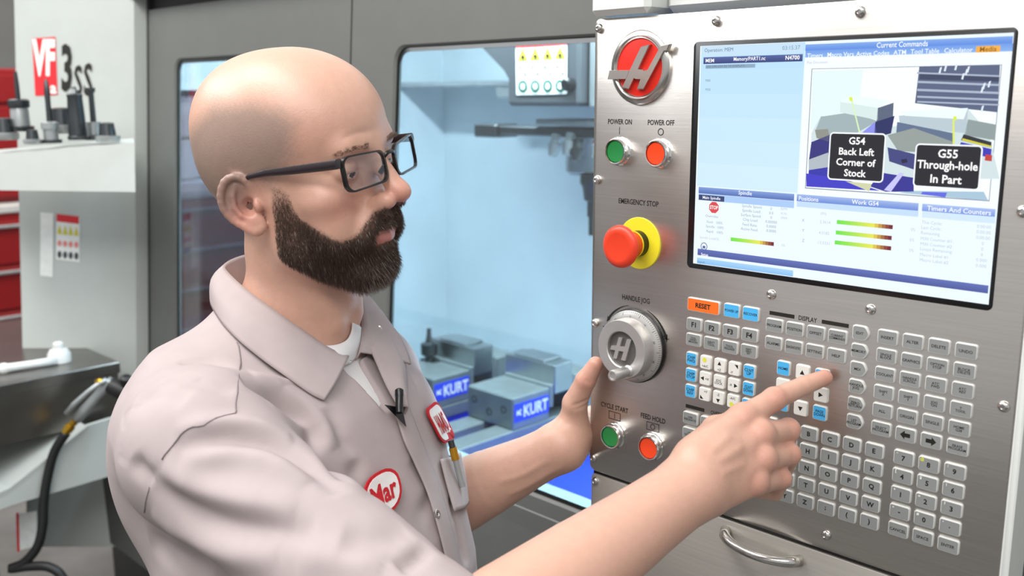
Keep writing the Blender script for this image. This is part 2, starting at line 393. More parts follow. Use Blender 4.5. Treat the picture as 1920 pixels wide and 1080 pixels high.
for pts in ([(-6, 13), (-.5, 13), (-8.5, -13), (-14, -13)], [(7, 13), (13.5, 13), (5, -13), (-1.5, -13)], [(-17, 1.5), (6, 3.5), (4.5, -2.5), (-19, -3.5)]):
    b.extrude([pp(DU+x*.93, DV-y, 20.4) for x, y in pts], (0, -.0030-len(b.v)*8e-6, 0))
b.build('drum_letter', DIAL, jog)
b = MB(); b.lathe(pp(DU+11, DV+23), NRM, [(.0068, .0250), (.0068, .0262), (.0050, .028), (.0050, .031), (.0062, .033), (.0066, .052), (.0058, .0545), (.0040, .0545), (.0036, .0535), (.0002, .0535)], 24); b.build('crank_handle', DIAL, jog, auto=40)
# ---- keys
KM = {}
def key_mesh(w, h, rim, face, shape='r'):
    k = (w, h, rim.name, face.name, shape)
    if k in KM: return KM[k]
    def outline(d):
        if shape == 'p':
            a, c = w/2-d, h/2-d; t = w*.22; pts = []
            base = [(-a, -c), (a-t, -c), (a, 0), (a-t, c), (-a, c)]
            for i, q in enumerate(base):
                p0 = np.array(base[i-1]); p1 = np.array(q); p2 = np.array(base[(i+1) % 5]); r = 2.0
                d0 = (p0-p1)/np.linalg.norm(p0-p1); d2 = (p2-p1)/np.linalg.norm(p2-p1)
                pts += [tuple(p1+d0*r), tuple(p1+(d0+d2)*r*.3), tuple(p1+d2*r)]
            return pts
        return rrect(w-2*d, h-2*d, max(2.4-d, .8), 3)
    b = MB(); L = [[(x/1000, -z/1000, y/1000) for x, y in outline(d)] for d, z in ((0, 0), (0, 2.2), (.5, 3.0), (1.0, 3.1))]
    b.loft(L, False, False, mi=0)
    top = outline(1.0); b.add([(x/1000, -3.1/1000, y/1000) for x, y in top], [tuple(range(len(top)))], 1)
    o = b.build('key', rim, None, auto=50, loc=(0, 0, 0), mats=[rim, face]); me = o.data; bpy.data.objects.remove(o); KM[k] = me
    return me
def key(u, v, s='', w=19.5, h=14.2, face=KGREY, rim=KRIM, cap=None, shape='r', ink=INK, dx=0, dy=0):
    o = link('key', key_mesh(w, h, rim, face, shape), pp(u, v), pend)
    if s:
        n = s.count('\n')+1
        c = cap or (5.2 if len(s) <= 2 else (2.7 if n == 1 else 2.3 if n == 2 else 1.9))
        txt('key_legend', s, u+dx, v+dy, c, ink, o, 3.2, 0.012 if c < 4 else 0.03, w-3.4)
    return o
def tri_legend(o, u, v, kind, sz=3.2):
    pts = {'up': [(0, -1), (1, .8), (-1, .8)], 'down': [(0, 1), (-1, -.8), (1, -.8)], 'left': [(-1, 0), (.8, -1), (.8, 1)], 'right': [(1, 0), (-.8, 1), (-.8, -1)],
           'ne': [(1, -1), (1, .8), (-.8, -1)], 'sw': [(-1, 1), (-1, -.8), (.8, 1)]}[kind]
    flat('key_arrow', [[(u+x*sz, v+y*sz) for x, y in pts]], INK, o, 3.2)
def bars(u0, u1, v, t=2.0): flat('header_bar', [rect(u0, v-t, u1, v+t)], INK, pend)
key(14, 273, 'RESET', 41, 15, KORANGE, KRIM, 5.0); key(49.5, 272.6, 'POWER UP', 19.5, 15, KBLUE); key(72.3, 272.6, 'RECOVER', 19.5, 15, KBLUE)
for i, s in enumerate(('F1', 'F2', 'F3', 'F4')): key(3+23*i, 295.2, s)
for i, s in enumerate(('TOOL\nOFFSET\nMEASURE', 'NEXT\nTOOL', 'TOOL\nRELEASE', 'PART\nZERO\nSET')): key(3+23*i, 312.4, s)
SQ = dict(w=14.2, h=15.2)
for i, s in enumerate(('CHIP\nFWD', 'CHIP\nSTOP', 'CHIP\nREV')): key(1.3, 334.2+18.4*i, s, face=KBLUE, cap=3.2, **SQ)
for i, s in enumerate(('CLNT\nUP', 'CLNT\nDOWN', 'AUX\nCLNT')): key(73.6, 334.4+18.4*i, s, face=KBLUE, cap=3.2, **SQ)
J = [('4', '+A/C', 'y'), ('up', '+Z', 0), ('ne', '-Y', 0), ('left', '+X', 0), (None, 'JOG\nLOCK', 0), ('right', '-X', 0), ('sw', '+Y', 0), ('down', '-Z', 0), ('4', '-A/C', 'y')]
for i, (k, s, y) in enumerate(J):
    u = 19.5+17.9*(i % 3); v = 334.8+18.0*(i//3); c = key(u, v, '', face=KWHITE, rim=KWHITE, **SQ)
    off = {'up': (0, -2.5, 0, 4.5), 'ne': (2.6, -2.6, -2.5, 4), 'left': (-3, 0, 3.2, 0), 'right': (3, 0, -3.2, 0), 'sw': (-2.6, 3, 2, -3.5), 'down': (0, 3, 0, -3.5)}.get(k, (0, 0, 0, 0))
    if k and k != '4': tri_legend(c, u+off[0], v+off[1], k, 2.4)
    if k == '4':
        yy = -2.8 if i == 0 else 3.4; flat('key_mark', [[(u-1+2.6*math.cos(t*math.pi/6), v+yy+2.6*math.sin(t*math.pi/6)) for t in range(12)]], KYEL, c, 3.2)
        off = (0, 0, 0, 4 if i == 0 else -3.5)
    txt('key_legend', s, u+off[2], v+off[3], 2.5, INK, c, 3.2, 0.012, 8 if k in ('left', 'right') else 11)
bars(-6, 18.5, 390); pr('OVERRIDE', 38, 390, 4.2, 32); bars(56, 81, 390)
OV = [['-10%\nFEEDRATE', '100%\nFEEDRATE', '+10%\nFEEDRATE', 'HANDLE\nFEED'], ['-10%\nSPINDLE', '100%\nSPINDLE', '+10%\nSPINDLE', 'HANDLE\nSPINDLE'], ['CW', 'STOP', 'CCW', ''], ['5%\nRAPID', '25%\nRAPID', '50%\nRAPID', '100%\nRAPID']]
for j, r in enumerate(OV):
    for i, s in enumerate(r): key(2.2+23*i, 402.5+18.1*j, s, cap=2.4)
bars(92.5, 120.5, 268.2); pr('DISPLAY', 135, 268.2, 4.6, 26); bars(150, 178, 268.2)
for j, r in enumerate((('PROGRAM', 'POSITION', 'OFFSET', 'CURRENT\nCOMMANDS'), ('ALARMS', 'DIAGNOSTIC', 'SETTING', 'HELP'))):
    for i, s in enumerate(r): key(100+22.8*i, 280.2+18.7*j, s)
key(112.7, 322.8, 'HOME', face=KBLUE, w=15, h=15.4); c = key(133.9, 322.8, '', face=KWHITE, rim=KWHITE, w=15, h=15.4); tri_legend(c, 133.9, 322.8, 'up', 2.6)
key(154.8, 322.8, 'PAGE\nUP', face=KBLUE, cap=2.9, w=15, h=15.4)
c = key(112.7, 341.4, '', face=KWHITE, rim=KWHITE, w=15, h=15.4); tri_legend(c, 112.7, 341.4, 'left', 2.6)
c = key(154.8, 341.6, '', face=KWHITE, rim=KWHITE, w=15, h=15.4); tri_legend(c, 154.8, 341.6, 'right', 2.6)
key(112.7, 360.5, 'END', face=KBLUE, cap=2.9, w=15, h=15.4); c = key(133.9, 360.6, '', face=KWHITE, rim=KWHITE, w=15, h=15.4); tri_legend(c, 133.9, 360.6, 'down', 2.6)
key(154.8, 360.5, 'PAGE\nDOWN', face=KBLUE, cap=2.9, w=15, h=15.4)
for i, s in enumerate(('EDIT', 'MEMORY', 'MDI', 'HANDLE\nJOG', 'ZERO\nRETURN', 'LIST\nPROGRAM')): key(191.8, 272.4+17.7*i, s, w=17.5, h=14.6, shape='p', cap=2.5, dx=-1)
RK = [['INSERT', 'ALTER', 'DELETE', 'UNDO'], ['SINGLE\nBLOCK', 'GRAPHICS', 'OPTION\nSTOP', 'BLOCK\nDELETE'], ['COOLANT', 'HANDLE\nSCROLL', 'ATC\nFWD', 'ATC\nREV'], ['SHIFT\nX', 'SHIFT\nY', 'JOG\nON', 'T\nTOOL'], ['ALL', 'ORIGIN', 'SINGLE', 'HOME\nG28'], ['SELECT\nPROGRAM', '<', '>', 'ERASE\nPROGRAM']]
for j, r in enumerate(RK):
    for i, s in enumerate(r):
        u, v = 217.7+23.7*i, 272.2+17.9*j; c = key(u, v, s if s not in '<>' else '')
        if s in ('<', '>'):
            k = 1 if s == '>' else -1
            flat('key_arrow', [[(u+k*x, v+y) for x, y in ((5, 0), (.6, -4.2), (.6, -1.9), (-4.6, -1.9), (-4.6, 1.9), (.6, 1.9), (.6, 4.2))]], INK, c, 3.2)
AK = ['~ABCDE', 'FGHIJK', 'LMNOPQ', 'RSTUVW', 'XYZ;()']
for j, r in enumerate(AK):
    for i, s in enumerate(r): key(99.3+22.7*i, 384.8+18.25*j, 'SHIFT' if s == '~' else s, w=18.6, cap=4.6 if s != '~' else None)
NK = [['7', '8', '9'], ['4', '5', '6'], ['1', '2', '3'], ['-', '0', '.'], ['CANCEL', 'SPACE', 'ENTER']]
SM = [['*', '@', ':'], ['[', '$', '!'], ['+', '=', '?'], ['"', '#', ','], ['', '', '']]
KPALE = mat('print_pale', 'e9e8e0', 0.5)
for j, r in enumerate(NK):
    for i, s in enumerate(r):
        c = key(241.4+23.45*i, 384.8+18.0*j, s, cap=4.6 if len(s) == 1 else 2.8)
        if SM[j][i]: txt('shift_symbol', SM[j][i], 241.4+23.45*i-6.0, 384.8+18*j-4, 2.6, KYEL if SM[j][i] == '@' else KPALE, c, 3.2, 0.03)
# ---- display
plate('display_bezel', -10, -4.5, 306.5, 233.5, -2, 1.2, 5, BLACKP, pend, 1.0)
def screen_mat():
    M = bpy.data.materials.new('lit_display'); M.use_nodes = True; nt = M.node_tree; N = nt.nodes; L = nt.links
    b = N['Principled BSDF']; b.inputs['Base Color'].default_value = (.01, .01, .012, 1); b.inputs['Roughness'].default_value = 0.3
    at = N.new('ShaderNodeAttribute'); at.attribute_name = 'col'; L.new(at.outputs['Color'], b.inputs['Emission Color']); b.inputs['Emission Strength'].default_value = 1.05
    return M
SCR = screen_mat()
b = MB(); b.add([pp(u, v, 1.5) for u, v in rect(-1.5, 0, 303.5, 228)], [(0, 1, 2, 3)]); b.color('e9f5fc'); scr = b.build('display', SCR, pend, loc=pp(151, 114, 1.5)); tag(scr, 'lit machine display with program, media and position panes')
UI = {}
def ui(layer, pts, col, h, conv=True):
    b = UI.setdefault(layer, MB()); q = [pan(x, y, h) if conv else (x, y) for x, y in pts]
    b.add([pp(u, v, h) for u, v in q], [tuple(range(len(q)))]); b.color(col)
def box4(layer, tl, tr, br, bl, col, h, col2=None, n=6):
    """rectangle on the display from four measured corners, made square to the display; col2: second colour of a printed gradient"""
    c = [pan(*q, h) for q in (tl, tr, br, bl)]; u0 = (c[0][0]+c[3][0])/2; u1 = (c[1][0]+c[2][0])/2; v0 = (c[0][1]+c[1][1])/2; v1 = (c[2][1]+c[3][1])/2
    if not col2: ui(layer, rect(u0, v0, u1, v1), col, h, False); return u0, v0, u1, v1
    A = [int(col[i:i+2], 16) for i in (0, 2, 4)]; B = [int(col2[i:i+2], 16) for i in (0, 2, 4)]
    for i in range(n):
        cc = ''.join('%02x' % int(a+(d-a)*i/(n-1)) for a, d in zip(A, B)); ui(layer, rect(u0, v0+(v1-v0)*i/n, u1, v0+(v1-v0)*(i+1)/n), cc, h, False)
    return u0, v0, u1, v1
def uit(layer, s, px, py, cap, col, h=2.3, bold=0.0, maxw=None, ax='c'):
    u, v = pan(px, py, h); V, Fs = text_shape(s, bold); b = UI.setdefault(layer, MB()); sc = cap/1000; sx = sc
    w = (V[:, 0].max()-V[:, 0].min())*sx
    if maxw and w > maxw/1000: sx *= maxw/1000/w; w = maxw/1000
    o = pp(u, v, h)+(np.array([w/2, 0, 0]) if ax == 'l' else 0)
    b.add([o+np.array([x*sx, 0, y*sc]) for x, y, z in V], Fs); b.color(col)
def gradbar(layer, a, c, h):
    u0, v0 = pan(*a, h); u1, v1 = pan(*c, h); vm = (v0+v1)/2; n = 16
    for i in range(n):
        t = i/(n-1); col = (np.array([110, 225, 70])*(1-min(1, t*1.6))+np.array([225, 228, 80])*min(1, t*1.6)) if t < .72 else (np.array([225, 200, 70])*(1-(t-.72)/.28)+np.array([110, 20, 30])*(t-.72)/.28)
        ui(layer, rect(u0+(u1-u0)*i/n, vm-1.9, u0+(u1-u0)*(i+1)/n, vm+1.9), ''.join('%02x' % int(k) for k in col), h, False)
BGL = 'window_panes'
box4(BGL, (1316, 87), (1508, 79), (1497, 361), (1306, 349), 'b9def6', 1.7, 'cfeafc')
box4(BGL, (1316, 87), (1506, 79), (1506, 99), (1317, 106), 'c3def2', 1.8)
box4(BGL, (1319, 108), (1505, 101), (1505, 115), (1319, 120), '4a5d9a', 1.9, '2c3a78')
box4(BGL, (1323, 122.5), (1416, 119.5), (1416, 126.5), (1323, 129), '8aa5bd', 1.9)
box4(BGL, (1510, 84), (1899, 67), (1899, 79), (1510, 97), '7ea6e6', 1.9, '5a8ae0')
box4(BGL, (1510, 96), (1899, 80), (1899, 96), (1510, 108), '6f9be4', 1.9, '86b0ec')
box4(BGL, (1830, 87), (1876, 85), (1875, 97), (1830, 99), 'f2ae3a', 2.0)
box4(BGL, (1510, 108), (1899, 96), (1868, 392), (1497, 363), 'f1f9ff', 1.7)
T = 'window_text'
uit(T, 'Operation: MEM', 1321, 95.5, 3.6, '5a6f8c', maxw=34, ax='l'); uit(T, '03:15:37', 1467, 90, 3.8, '7088a8', maxw=19, ax='l')
uit(T, 'MEM', 1331, 113.5, 3.6, 'ffffff', 2.3, .01); uit(T, 'Memory/PART1.nc', 1405, 111, 3.6, 'ffffff', 2.3, .01, 36); uit(T, 'N4700', 1486, 108, 3.8, 'ffffff', 2.3, .02)
uit(T, 'G00 G90 G54 X0 Y0 (DISPLAY)', 1324, 125.5, 2.4, '5d7690', 2.3, 0, 50, 'l')
uit(T, 'M00', 1323, 151, 2.4, '6e8497', ax='l'); uit(T, 'M30', 1323, 168, 2.4, '6e8497', ax='l')
uit(T, 'Current Commands', 1691, 83, 4.6, 'f4faff', 2.3, .012, 46)
for s, x, y in (('Timers', 1528, 104), ('Macro Vars', 1576, 102), ('Active Codes', 1636, 100), ('ATM', 1687, 98), ('Tool Table', 1734, 96), ('Calculator', 1797, 94)): uit(T, s, x, y, 3.9, 'eef6ff', 2.3, .012)
uit(T, 'Media', 1853, 92, 3.9, '8a5a10', 2.3, .012)
uit(T, 'Play Document', 1513, 118, 2.4, 'a9bccb', ax='l')
# media picture: vises in the machine with two call-outs
PIC = 'media_picture'
box4(PIC, (1521, 129), (1877, 120.5), (1857, 377), (1510, 354), '8e98a6', 1.9); box4(PIC, (1522.5, 130), (1875.5, 122), (1855.5, 375), (1511.5, 352), 'f4fbfb', 2.0)
q2 = lambda pts: [(1290+x/3.0476, 40+y/3.0476) for x, y in pts]
q3 = lambda pts: [(1290+x/3.0476, 330+y/3.0476) for x, y in pts]
ui(PIC, q2([(712, 285), (1000, 275), (960, 640), (700, 620)]), 'e2f4f4', 2.02)
ui(PIC, q2([(1322, 258), (1783, 249), (1768, 520), (1297, 468)]), '55607e', 2.05)
for y0, y1 in ((290, 300), (340, 352), (385, 398), (425, 436), (455, 464)): ui(PIC, q2([(1310, y0), (1778, y0+18), (1777, y1+18), (1309, y1)]), 'a7b4c8', 2.08)
ui(PIC, q2([(1325, 300), (1780, 318), (1778, 345), (1322, 332)]), '353f5c', 2.08)
for x, y in ((1440, 280), (1470, 268), (1590, 290), (1600, 275), (1680, 390), (1690, 370), (1530, 262), (1570, 315), (1720, 360), (1680, 500)): ui(PIC, q2([(x, y-16), (x+12, y-20), (x+2, y+18), (x-9, y+16)]), 'dfe9f5', 2.1)
ui(PIC, q2([(700, 900), (1780, 900), (1720, 640), (1600, 500), (1180, 600), (760, 540), (705, 640)]), 'cfdfe2', 2.04)
ui(PIC, q2([(760, 545), (930, 520), (1085, 570), (870, 690), (730, 620)]), '9fb0b4', 2.08); ui(PIC, q2([(725, 620), (800, 615), (815, 690), (735, 668)]), '8c8f86', 2.1)
ui(PIC, q2([(870, 460), (930, 420), (1145, 455), (1085, 495)]), 'e8f6f4', 2.1); ui(PIC, q2([(870, 460), (1085, 495), (1085, 565), (870, 520)]), 'd5e8e6', 2.1)
ui(PIC, q2([(1085, 495), (1175, 465), (1170, 570), (1075, 600)]), '55627a', 2.1); ui(PIC, q2([(1070, 575), (1180, 540), (1160, 640), (1090, 660), (1065, 640)]), '16205c', 2.11)
ui(PIC, q2([(990, 640), (1068, 575), (1075, 635), (1010, 660)]), '8a8fe8', 2.11)
ui(PIC, q2([(1205, 540), (1600, 500), (1590, 640), (1210, 600)]), 'b8c8d0', 2.1); ui(PIC, q2([(1195, 575), (1520, 640), (1510, 700), (1190, 640)]), '5d6f8c', 2.11); ui(PIC, q2([(1140, 650), (1290, 610), (1520, 690), (1480, 760), (1200, 740)]), '929c98', 2.12)
ui(PIC, q2([(1140, 720), (1300, 760), (1300, 850), (1150, 800)]), '3a3f7c', 2.13); ui(PIC, q2([(1215, 790), (1250, 785), (1255, 805), (1225, 812)]), '14143c', 2.14)
ui(PIC, q2([(1215, 515), (1600, 495), (1575, 560), (1240, 540)]), 'eaf6f8', 2.12)
ui(PIC, q2([(1600, 560), (1760, 590), (1755, 680), (1580, 650)]), '8e9c9c', 2.1); ui(PIC, q2([(1575, 645), (1735, 690), (1732, 722), (1560, 680)]), '22242c', 2.12); ui(PIC, q2([(1570, 668), (1735, 712), (1735, 722), (1565, 680)]), 'd7cc32', 2.13)
ui(PIC, q2([(1560, 690), (1735, 730), (1730, 780), (1540, 740)]), '3430b8', 2.12); ui(PIC, q2([(1700, 760), (1738, 765), (1735, 800), (1695, 795)]), 'c23a30', 2.13)
ui(PIC, q2([(705, 690), (830, 640), (800, 780), (690, 800)]), '2a2878', 2.1); ui(PIC, q2([(690, 850), (820, 830), (830, 914), (686, 914)]), '2f2ca8', 2.11); ui(PIC, q2([(690, 790), (800, 750), (820, 830), (690, 850)]), 'aeb8c0', 2.12)
ui(PIC, q3([(676, -15), (900, 20), (1100, 85), (676, 60)]), '3b36c4', 2.12); ui(PIC, q3([(1100, -20), (1290, 10), (1290, 90), (1130, 90), (1040, 60)]), '2c2890', 2.12); ui(PIC, q3([(1120, 80), (1210, -20), (1235, -15), (1160, 90)]), 'c6c4ff', 2.14)
ui(PIC, q3([(900, 30), (1050, 45), (1035, 88)]), 'cdd2a8', 2.13); ui(PIC, q3([(1290, 85), (1690, 90), (1715, 140), (1200, 96)]), 'a6c4d8', 2.12); ui(PIC, q3([(1340, 90), (1480, 95), (1470, 122), (1330, 104)]), '5d66e0', 2.13)
for x, y in ((920, 433), (1515, 543)): ui(PIC, q2([(x, y), (x+18, y), (x+22, y+22), (x+4, y+22)]), 'd8ec3c', 2.15)
ui(PIC, q2([(932, 455), (940, 452), (985, 635), (977, 637)]), 'd5f0b8', 2.15); ui(PIC, q2([(1512, 560), (1522, 560), (1524, 700), (1512, 700)]), 'dcea60', 2.15)
def callout(tl, tr, br, bl, lines, cap, bw):
    c = [pan(*q, 2.2) for q in (tl, tr, br, bl)]; u0 = (c[0][0]+c[3][0])/2; u1 = (c[1][0]+c[2][0])/2; v0 = (c[0][1]+c[1][1])/2; v1 = (c[2][1]+c[3][1])/2
    for d, col, h in ((0, 'f2f6fa', 2.2), (1.4, '101016', 2.25)):
        ui(PIC, [((u0+u1)/2+x, (v0+v1)/2+y) for x, y in rrect(u1-u0-2*d, v1-v0-2*d, 4-d, 5)], col, h, False)
    n = len(lines)
    for i, s in enumerate(lines):
        V, Fs = text_shape(s, .022); b = UI[PIC]; sc = cap/1000; w = (V[:, 0].max()-V[:, 0].min())*sc; sx = sc*min(1, bw/1000/w)
        o = pp((u0+u1)/2, (v0+v1)/2+(i-(n-1)/2)*(v1-v0-6)/n*1.02, 2.35); b.add([o+np.array([x*sx, 0, y*sc]) for x, y, z in V], Fs); b.color('ffffff')
callout((1556, 247.5), (1662, 250), (1656, 344), (1551, 336), ['G54', 'Back Left', 'Corner of', 'Stock'], 6.4, 44); callout((1717, 269), (1844, 272), (1836, 358), (1711, 350), ['G55', 'Through-hole', 'In Part'], 7.0, 52)
# lower panes
box4(BGL, (1310, 350), (1489, 364), (1489, 376), (1310, 363), '7f9cd8', 1.9, '5470b4'); box4(BGL, (1310, 364), (1489, 376), (1489, 388), (1310, 377), 'a8c8f2', 1.85); box4(BGL, (1310, 364), (1358, 369), (1358, 378), (1310, 375), '31406f', 2.0)
box4(BGL, (1494, 364), (1722, 381), (1722, 394), (1494, 378), '9db4e8', 1.9, '6e8cd6'); box4(BGL, (1494, 378), (1722, 394), (1722, 406), (1494, 388), 'c3dcf8', 1.85)
box4(BGL, (1729, 382), (1866, 392), (1866, 406), (1729, 396), 'a6bcee', 1.9, '7c98de'); box4(BGL, (1729, 396), (1866, 406), (1866, 419), (1729, 408), 'd0e6fa', 1.85)
box4(BGL, (1308, 467), (1853, 534), (1853, 548), (1308, 480), '5c6cb4', 1.9, '4a589c'); box4(BGL, (1307, 484), (1487, 506), (1487, 517), (1307, 495), 'a4d0f4', 1.9, '8cc0ee')
uit(T, 'Spindle', 1397, 363, 3.8, 'f0f6ff', 2.3, .012); uit(T, 'Main Spindle', 1334, 372, 3.0, 'f0f6ff', 2.3, .012, 22); uit(T, 'Positions', 1516, 373, 4.0, 'f6faff', 2.3, .012); uit(T, 'Work G54', 1622, 380, 4.0, 'f6faff', 2.3, .012); uit(T, 'Timers And Counters', 1797, 394.5, 4.2, 'f6faff', 2.3, .012, 56)
u, v = pan(1338.5, 389, 2.1); ui(BGL, [(u+6.3*math.cos(math.radians(22.5+45*i)), v+6.3*math.sin(math.radians(22.5+45*i))) for i in range(8)], 'd8484c', 2.1, False); uit(T, 'STOP', 1338.5, 389, 3.8, 'ffffff', 2.3, .02, 10)
G = '93a6b6'; G2 = 'b9c8d4'
uit(T, 'Overrides:', 1335, 405.5, 2.6, G)
for i, s in enumerate(('Feed:   100%', 'Spindle:  100%', 'Rapid:   100%')): uit(T, s, 1340, 417+9.3*i, 2.6, G)
uit(T, 'Spindle Load(%)', 1312, 445, 2.6, G2, ax='l'); gradbar(BGL, (1370, 449), (1451, 457), 2.0); uit(T, '0%', 1469, 460, 2.4, G2)
for i, (a, c) in enumerate((('Spindle Speed:', '0'), ('Spindle Load:', '0.0'), ('Surface Speed:', '0'), ('Chip Load:', '0.00000'), ('Feed Rate:', '0.0000'), ('Active Feed:', '0.0000'))):
    uit(T, a, 1410-i, 388+8.4*i, 2.8, G); uit(T, c, 1446, 391+8.4*i, 2.8, G)
    if i < 3: uit(T, ('RPM', 'KW', 'FPM')[i], 1470, 392+8.6*i, 2.6, G2)
for a, c, s in (((1569, 417.5), (1674, 424.5), '2.3614'), ((1567, 438), (1672, 444), '4.0182'), ((1565, 456.5), (1671, 463.5), '-13.5331')):
    gradbar(BGL, a, c, 2.0); uit(T, s, a[0]-22, a[1]-1, 2.8, G2); uit(T, '0%', c[0]+38, c[1]+6, 2.6, G2)
for i, s in enumerate('XYZ'): uit(T, s, 1506, 413+19*i, 2.8, G)
uit(T, '(IN)', 1544, 401, 2.6, G2)
for i, (a, c) in enumerate((('This Cycle:', '0:00:00'), ('Last Cycle:', '0:00:00'), ('Remaining', '0:00:00'), ('M30 Counter #1:', '0'), ('M30 Counter #2:', '0'), ('Loops Remaining:', '0'), ('Macro Label #1', '0.000'), ('Macro Label #2', '0.000'))):
    uit(T, a, 1728-i*.5, 417+10*i, 2.8, G2, ax='l'); uit(T, c, 1845-i*.8, 425+10.5*i, 2.8, G2)
u, v = pan(1320, 462, 2.1)
b = UI[BGL]
for q in ringq(u, v, 3.4, 4.2, n=20): ui(BGL, q, '54649c', 2.1, False)
ui(BGL, rect(u-1.7, v-.6, u+1.7, v+2.2), '54649c', 2.1, False)
uit(T, 'Setup', 1321, 478, 2.8, 'ffffff', 2.3, .012); uit(T, 'Input:', 1308, 491, 3.0, '4c7fb0', ax='l')
for k, b in UI.items():
    tag(b.build(k, SCR, scr), kind='stuff')
# white support box on top of the pendant and the arm that carries it
b = MB(); b.bbox(pp(-144, -37, 12), pp(-62, -190, -70), 0.006); b.build('top_box', WHITEP, pend, auto=30)
b = MB(); b.bbox(pp(-60, -36.5, -14), pp(340, -200, -75), 0.008); b.build('top_cover', WHITEP, pend, auto=30)
b = MB(); b.bbox(pp(60, -150, -70), pp(140, -230, -160), 0.012); b.build('support_arm', WHITEP, pend, auto=30)
# ------------------------------------------------------------------ the workshop
CONC = mat('floor_concrete', '6b6a66', 0.55, 0, 0.18, 6, 0.1, 60)
WALLM = mat('wall_paint', 'a3a29e', 0.8, 0, 0.04, 5)
b = MB(); b.box((-9, -6, -0.1), (6, 6, 0)); tag(b.build('floor', CONC), kind='structure')
b = MB(); b.box((-9, 3.6, 0), (6, 3.75, 4.5)); tag(b.build('wall_back', WALLM), kind='structure')
b = MB(); b.box((-9.0, -6, 0), (-8.85, 3.6, 4.5)); tag(b.build('wall_left', WALLM), kind='structure')
# ------------------------------------------------------------------ the machining centre
DOOR = mat('door_grey_paint', '626360', 0.45, 0, 0.03, 20, 0.03, 400)
DOORD = mat('door_dark_seam', '2b2b2a', 0.6)
ENC = mat('enclosure_white', 'bcc0bc', 0.4, 0, 0.02, 20, 0.02, 400)
LINER = mat('interior_liner', 'cdd9de', 0.45, 0, 0.05, 6)
DGREY = mat('head_dark_grey', '45484b', 0.45, 0, 0.05)
STEELP = mat('ground_steel', 'aeb2b2', 0.36, 0.6, 0.08, 30)
STEELD = mat('dark_steel', '55585a', 0.35, 0.9, 0.1, 30)
VBLUE = mat('vise_blue_paint', '2340d8', 0.4, 0, 0.05)
REDM = mat('red_print', 'd8252f', 0.5); WHM = mat('white_print', 'eeeeea', 0.5); YEM = mat('yellow_print', 'd8c92c', 0.5); GREENP = mat('green_print', '1d6a52', 0.5)
mach = empty('machining_center', (-0.9, 0.6, 0), 'white and grey enclosed milling machine behind the man with two glazed doors', 'milling machine')
def sh(p):
    p = np.array(p, float); p[1] -= 0.0735*(1.65-p[2]); return p
def shear(b): b.v = [tuple(sh(q)) for q in b.v]; return b
YD = 0.22
def door(x0, x1, wx0, wx1, lab):
    z0, z1, wz0, wz1 = 0.62, 1.772, 0.955, 1.652
    inner = [(x+(wx0+wx1)/2, z+(wz0+wz1)/2) for x, z in rrect(wx1-wx0, wz1-wz0, 0.028, 6)]
    outer = []
    for i, (x, z) in enumerate(inner):
        outer.append(((x1, z1), (x0, z1), (x0, z0), (x1, z0))[i//7])
    b = MB(); n = len(inner)
    rings = [[(x, YD+.015, z) for x, z in inner], [(x, YD+.004, z) for x, z in inner], [(x+(.004 if x > (wx0+wx1)/2 else -.004), YD, z+(.004 if z > (wz0+wz1)/2 else -.004)) for x, z in inner], [(x, YD, z) for x, z in outer], [(x, YD+.035, z) for x, z in outer], [(x, YD+.015, z) for x, z in inner]]
    b.loft(rings, False, False); shear(b); d = b.build('door_panel', DOOR, mach, auto=30); tag(d, lab)
    b = MB(); g0 = [(x, YD+.006, z) for x, z in inner]; cx, cz = (wx0+wx1)/2, (wz0+wz1)/2
    g1 = [(cx+(x-cx)*(1-.008/(wx1-wx0)*2), YD+.004, cz+(z-cz)*(1-.008/(wz1-wz0)*2)) for x, z in inner]
    b.loft([g0, g1], False, False); shear(b); b.build('window_seal', BLACKP, d)
    b = MB(); b.loft([[(x, YD+.0065, z) for x, z in inner], [(x, YD+.0115, z) for x, z in inner]], True, True); shear(b); b.build('window_pane', GLASS, d)
    return d
GLASS = glass('door_glass', 'e2eef2', refl=1.6)
door(-1.735, -0.916, -1.60, -1.045, 'grey left door with a window onto red cabinets')
door(-0.911, 0.02, -0.783, -0.10, 'grey right door with a window onto the vises')
b = MB(); b.box((-0.918, YD+.006, .62), (-0.909, YD+.04, 1.772)); shear(b); b.build('door_seam', DOORD, mach)
# header over the doors, left column with its chamfered face, base
b = MB()
b.extrude([(-2.3, YD+.05, 1.80), (-2.3, YD-.03, 1.80), (-2.3, YD-.03, 1.83), (-2.3, YD+.02, 2.35), (-2.3, YD+.05, 2.35)], (3.2, 0, 0)); b.build('top_cover', ENC, mach)
b = MB(); b.box((-1.75, YD+.02, 1.765), (0.85, YD+.06, 1.81)); b.build('door_track', DOORD, mach)
S2 = on_x(266, 300, -1.745)[:2]; S3 = S2-np.array([.709, .7055])*0.285
foot = [(-1.745, YD+.30), (-1.745, S2[1]), tuple(S2), tuple(S3), (S3[0]-.02, S3[1]+.1), (S3[0]-.02, YD+.3)]
foot = [(-1.745, YD+.05), tuple(S2), tuple(S3), (S3[0]-.05, S3[1]+.08), (S3[0]-.05, YD+.05)]
b = MB(); b.extrude([(x, y, 0.43) for x, y in foot], (0, 0, 2.1)); shear(b); colo = b.build('front_column', ENC, mach, auto=30)
b = MB(); b.box((-1.746, YD+.0, .62), (-1.733, YD+.05, 1.80)); shear(b); b.build('column_gap', DOORD, mach)
CN = np.array([.7055, -.709, 0]); CP = np.array([*S2, 1.4])
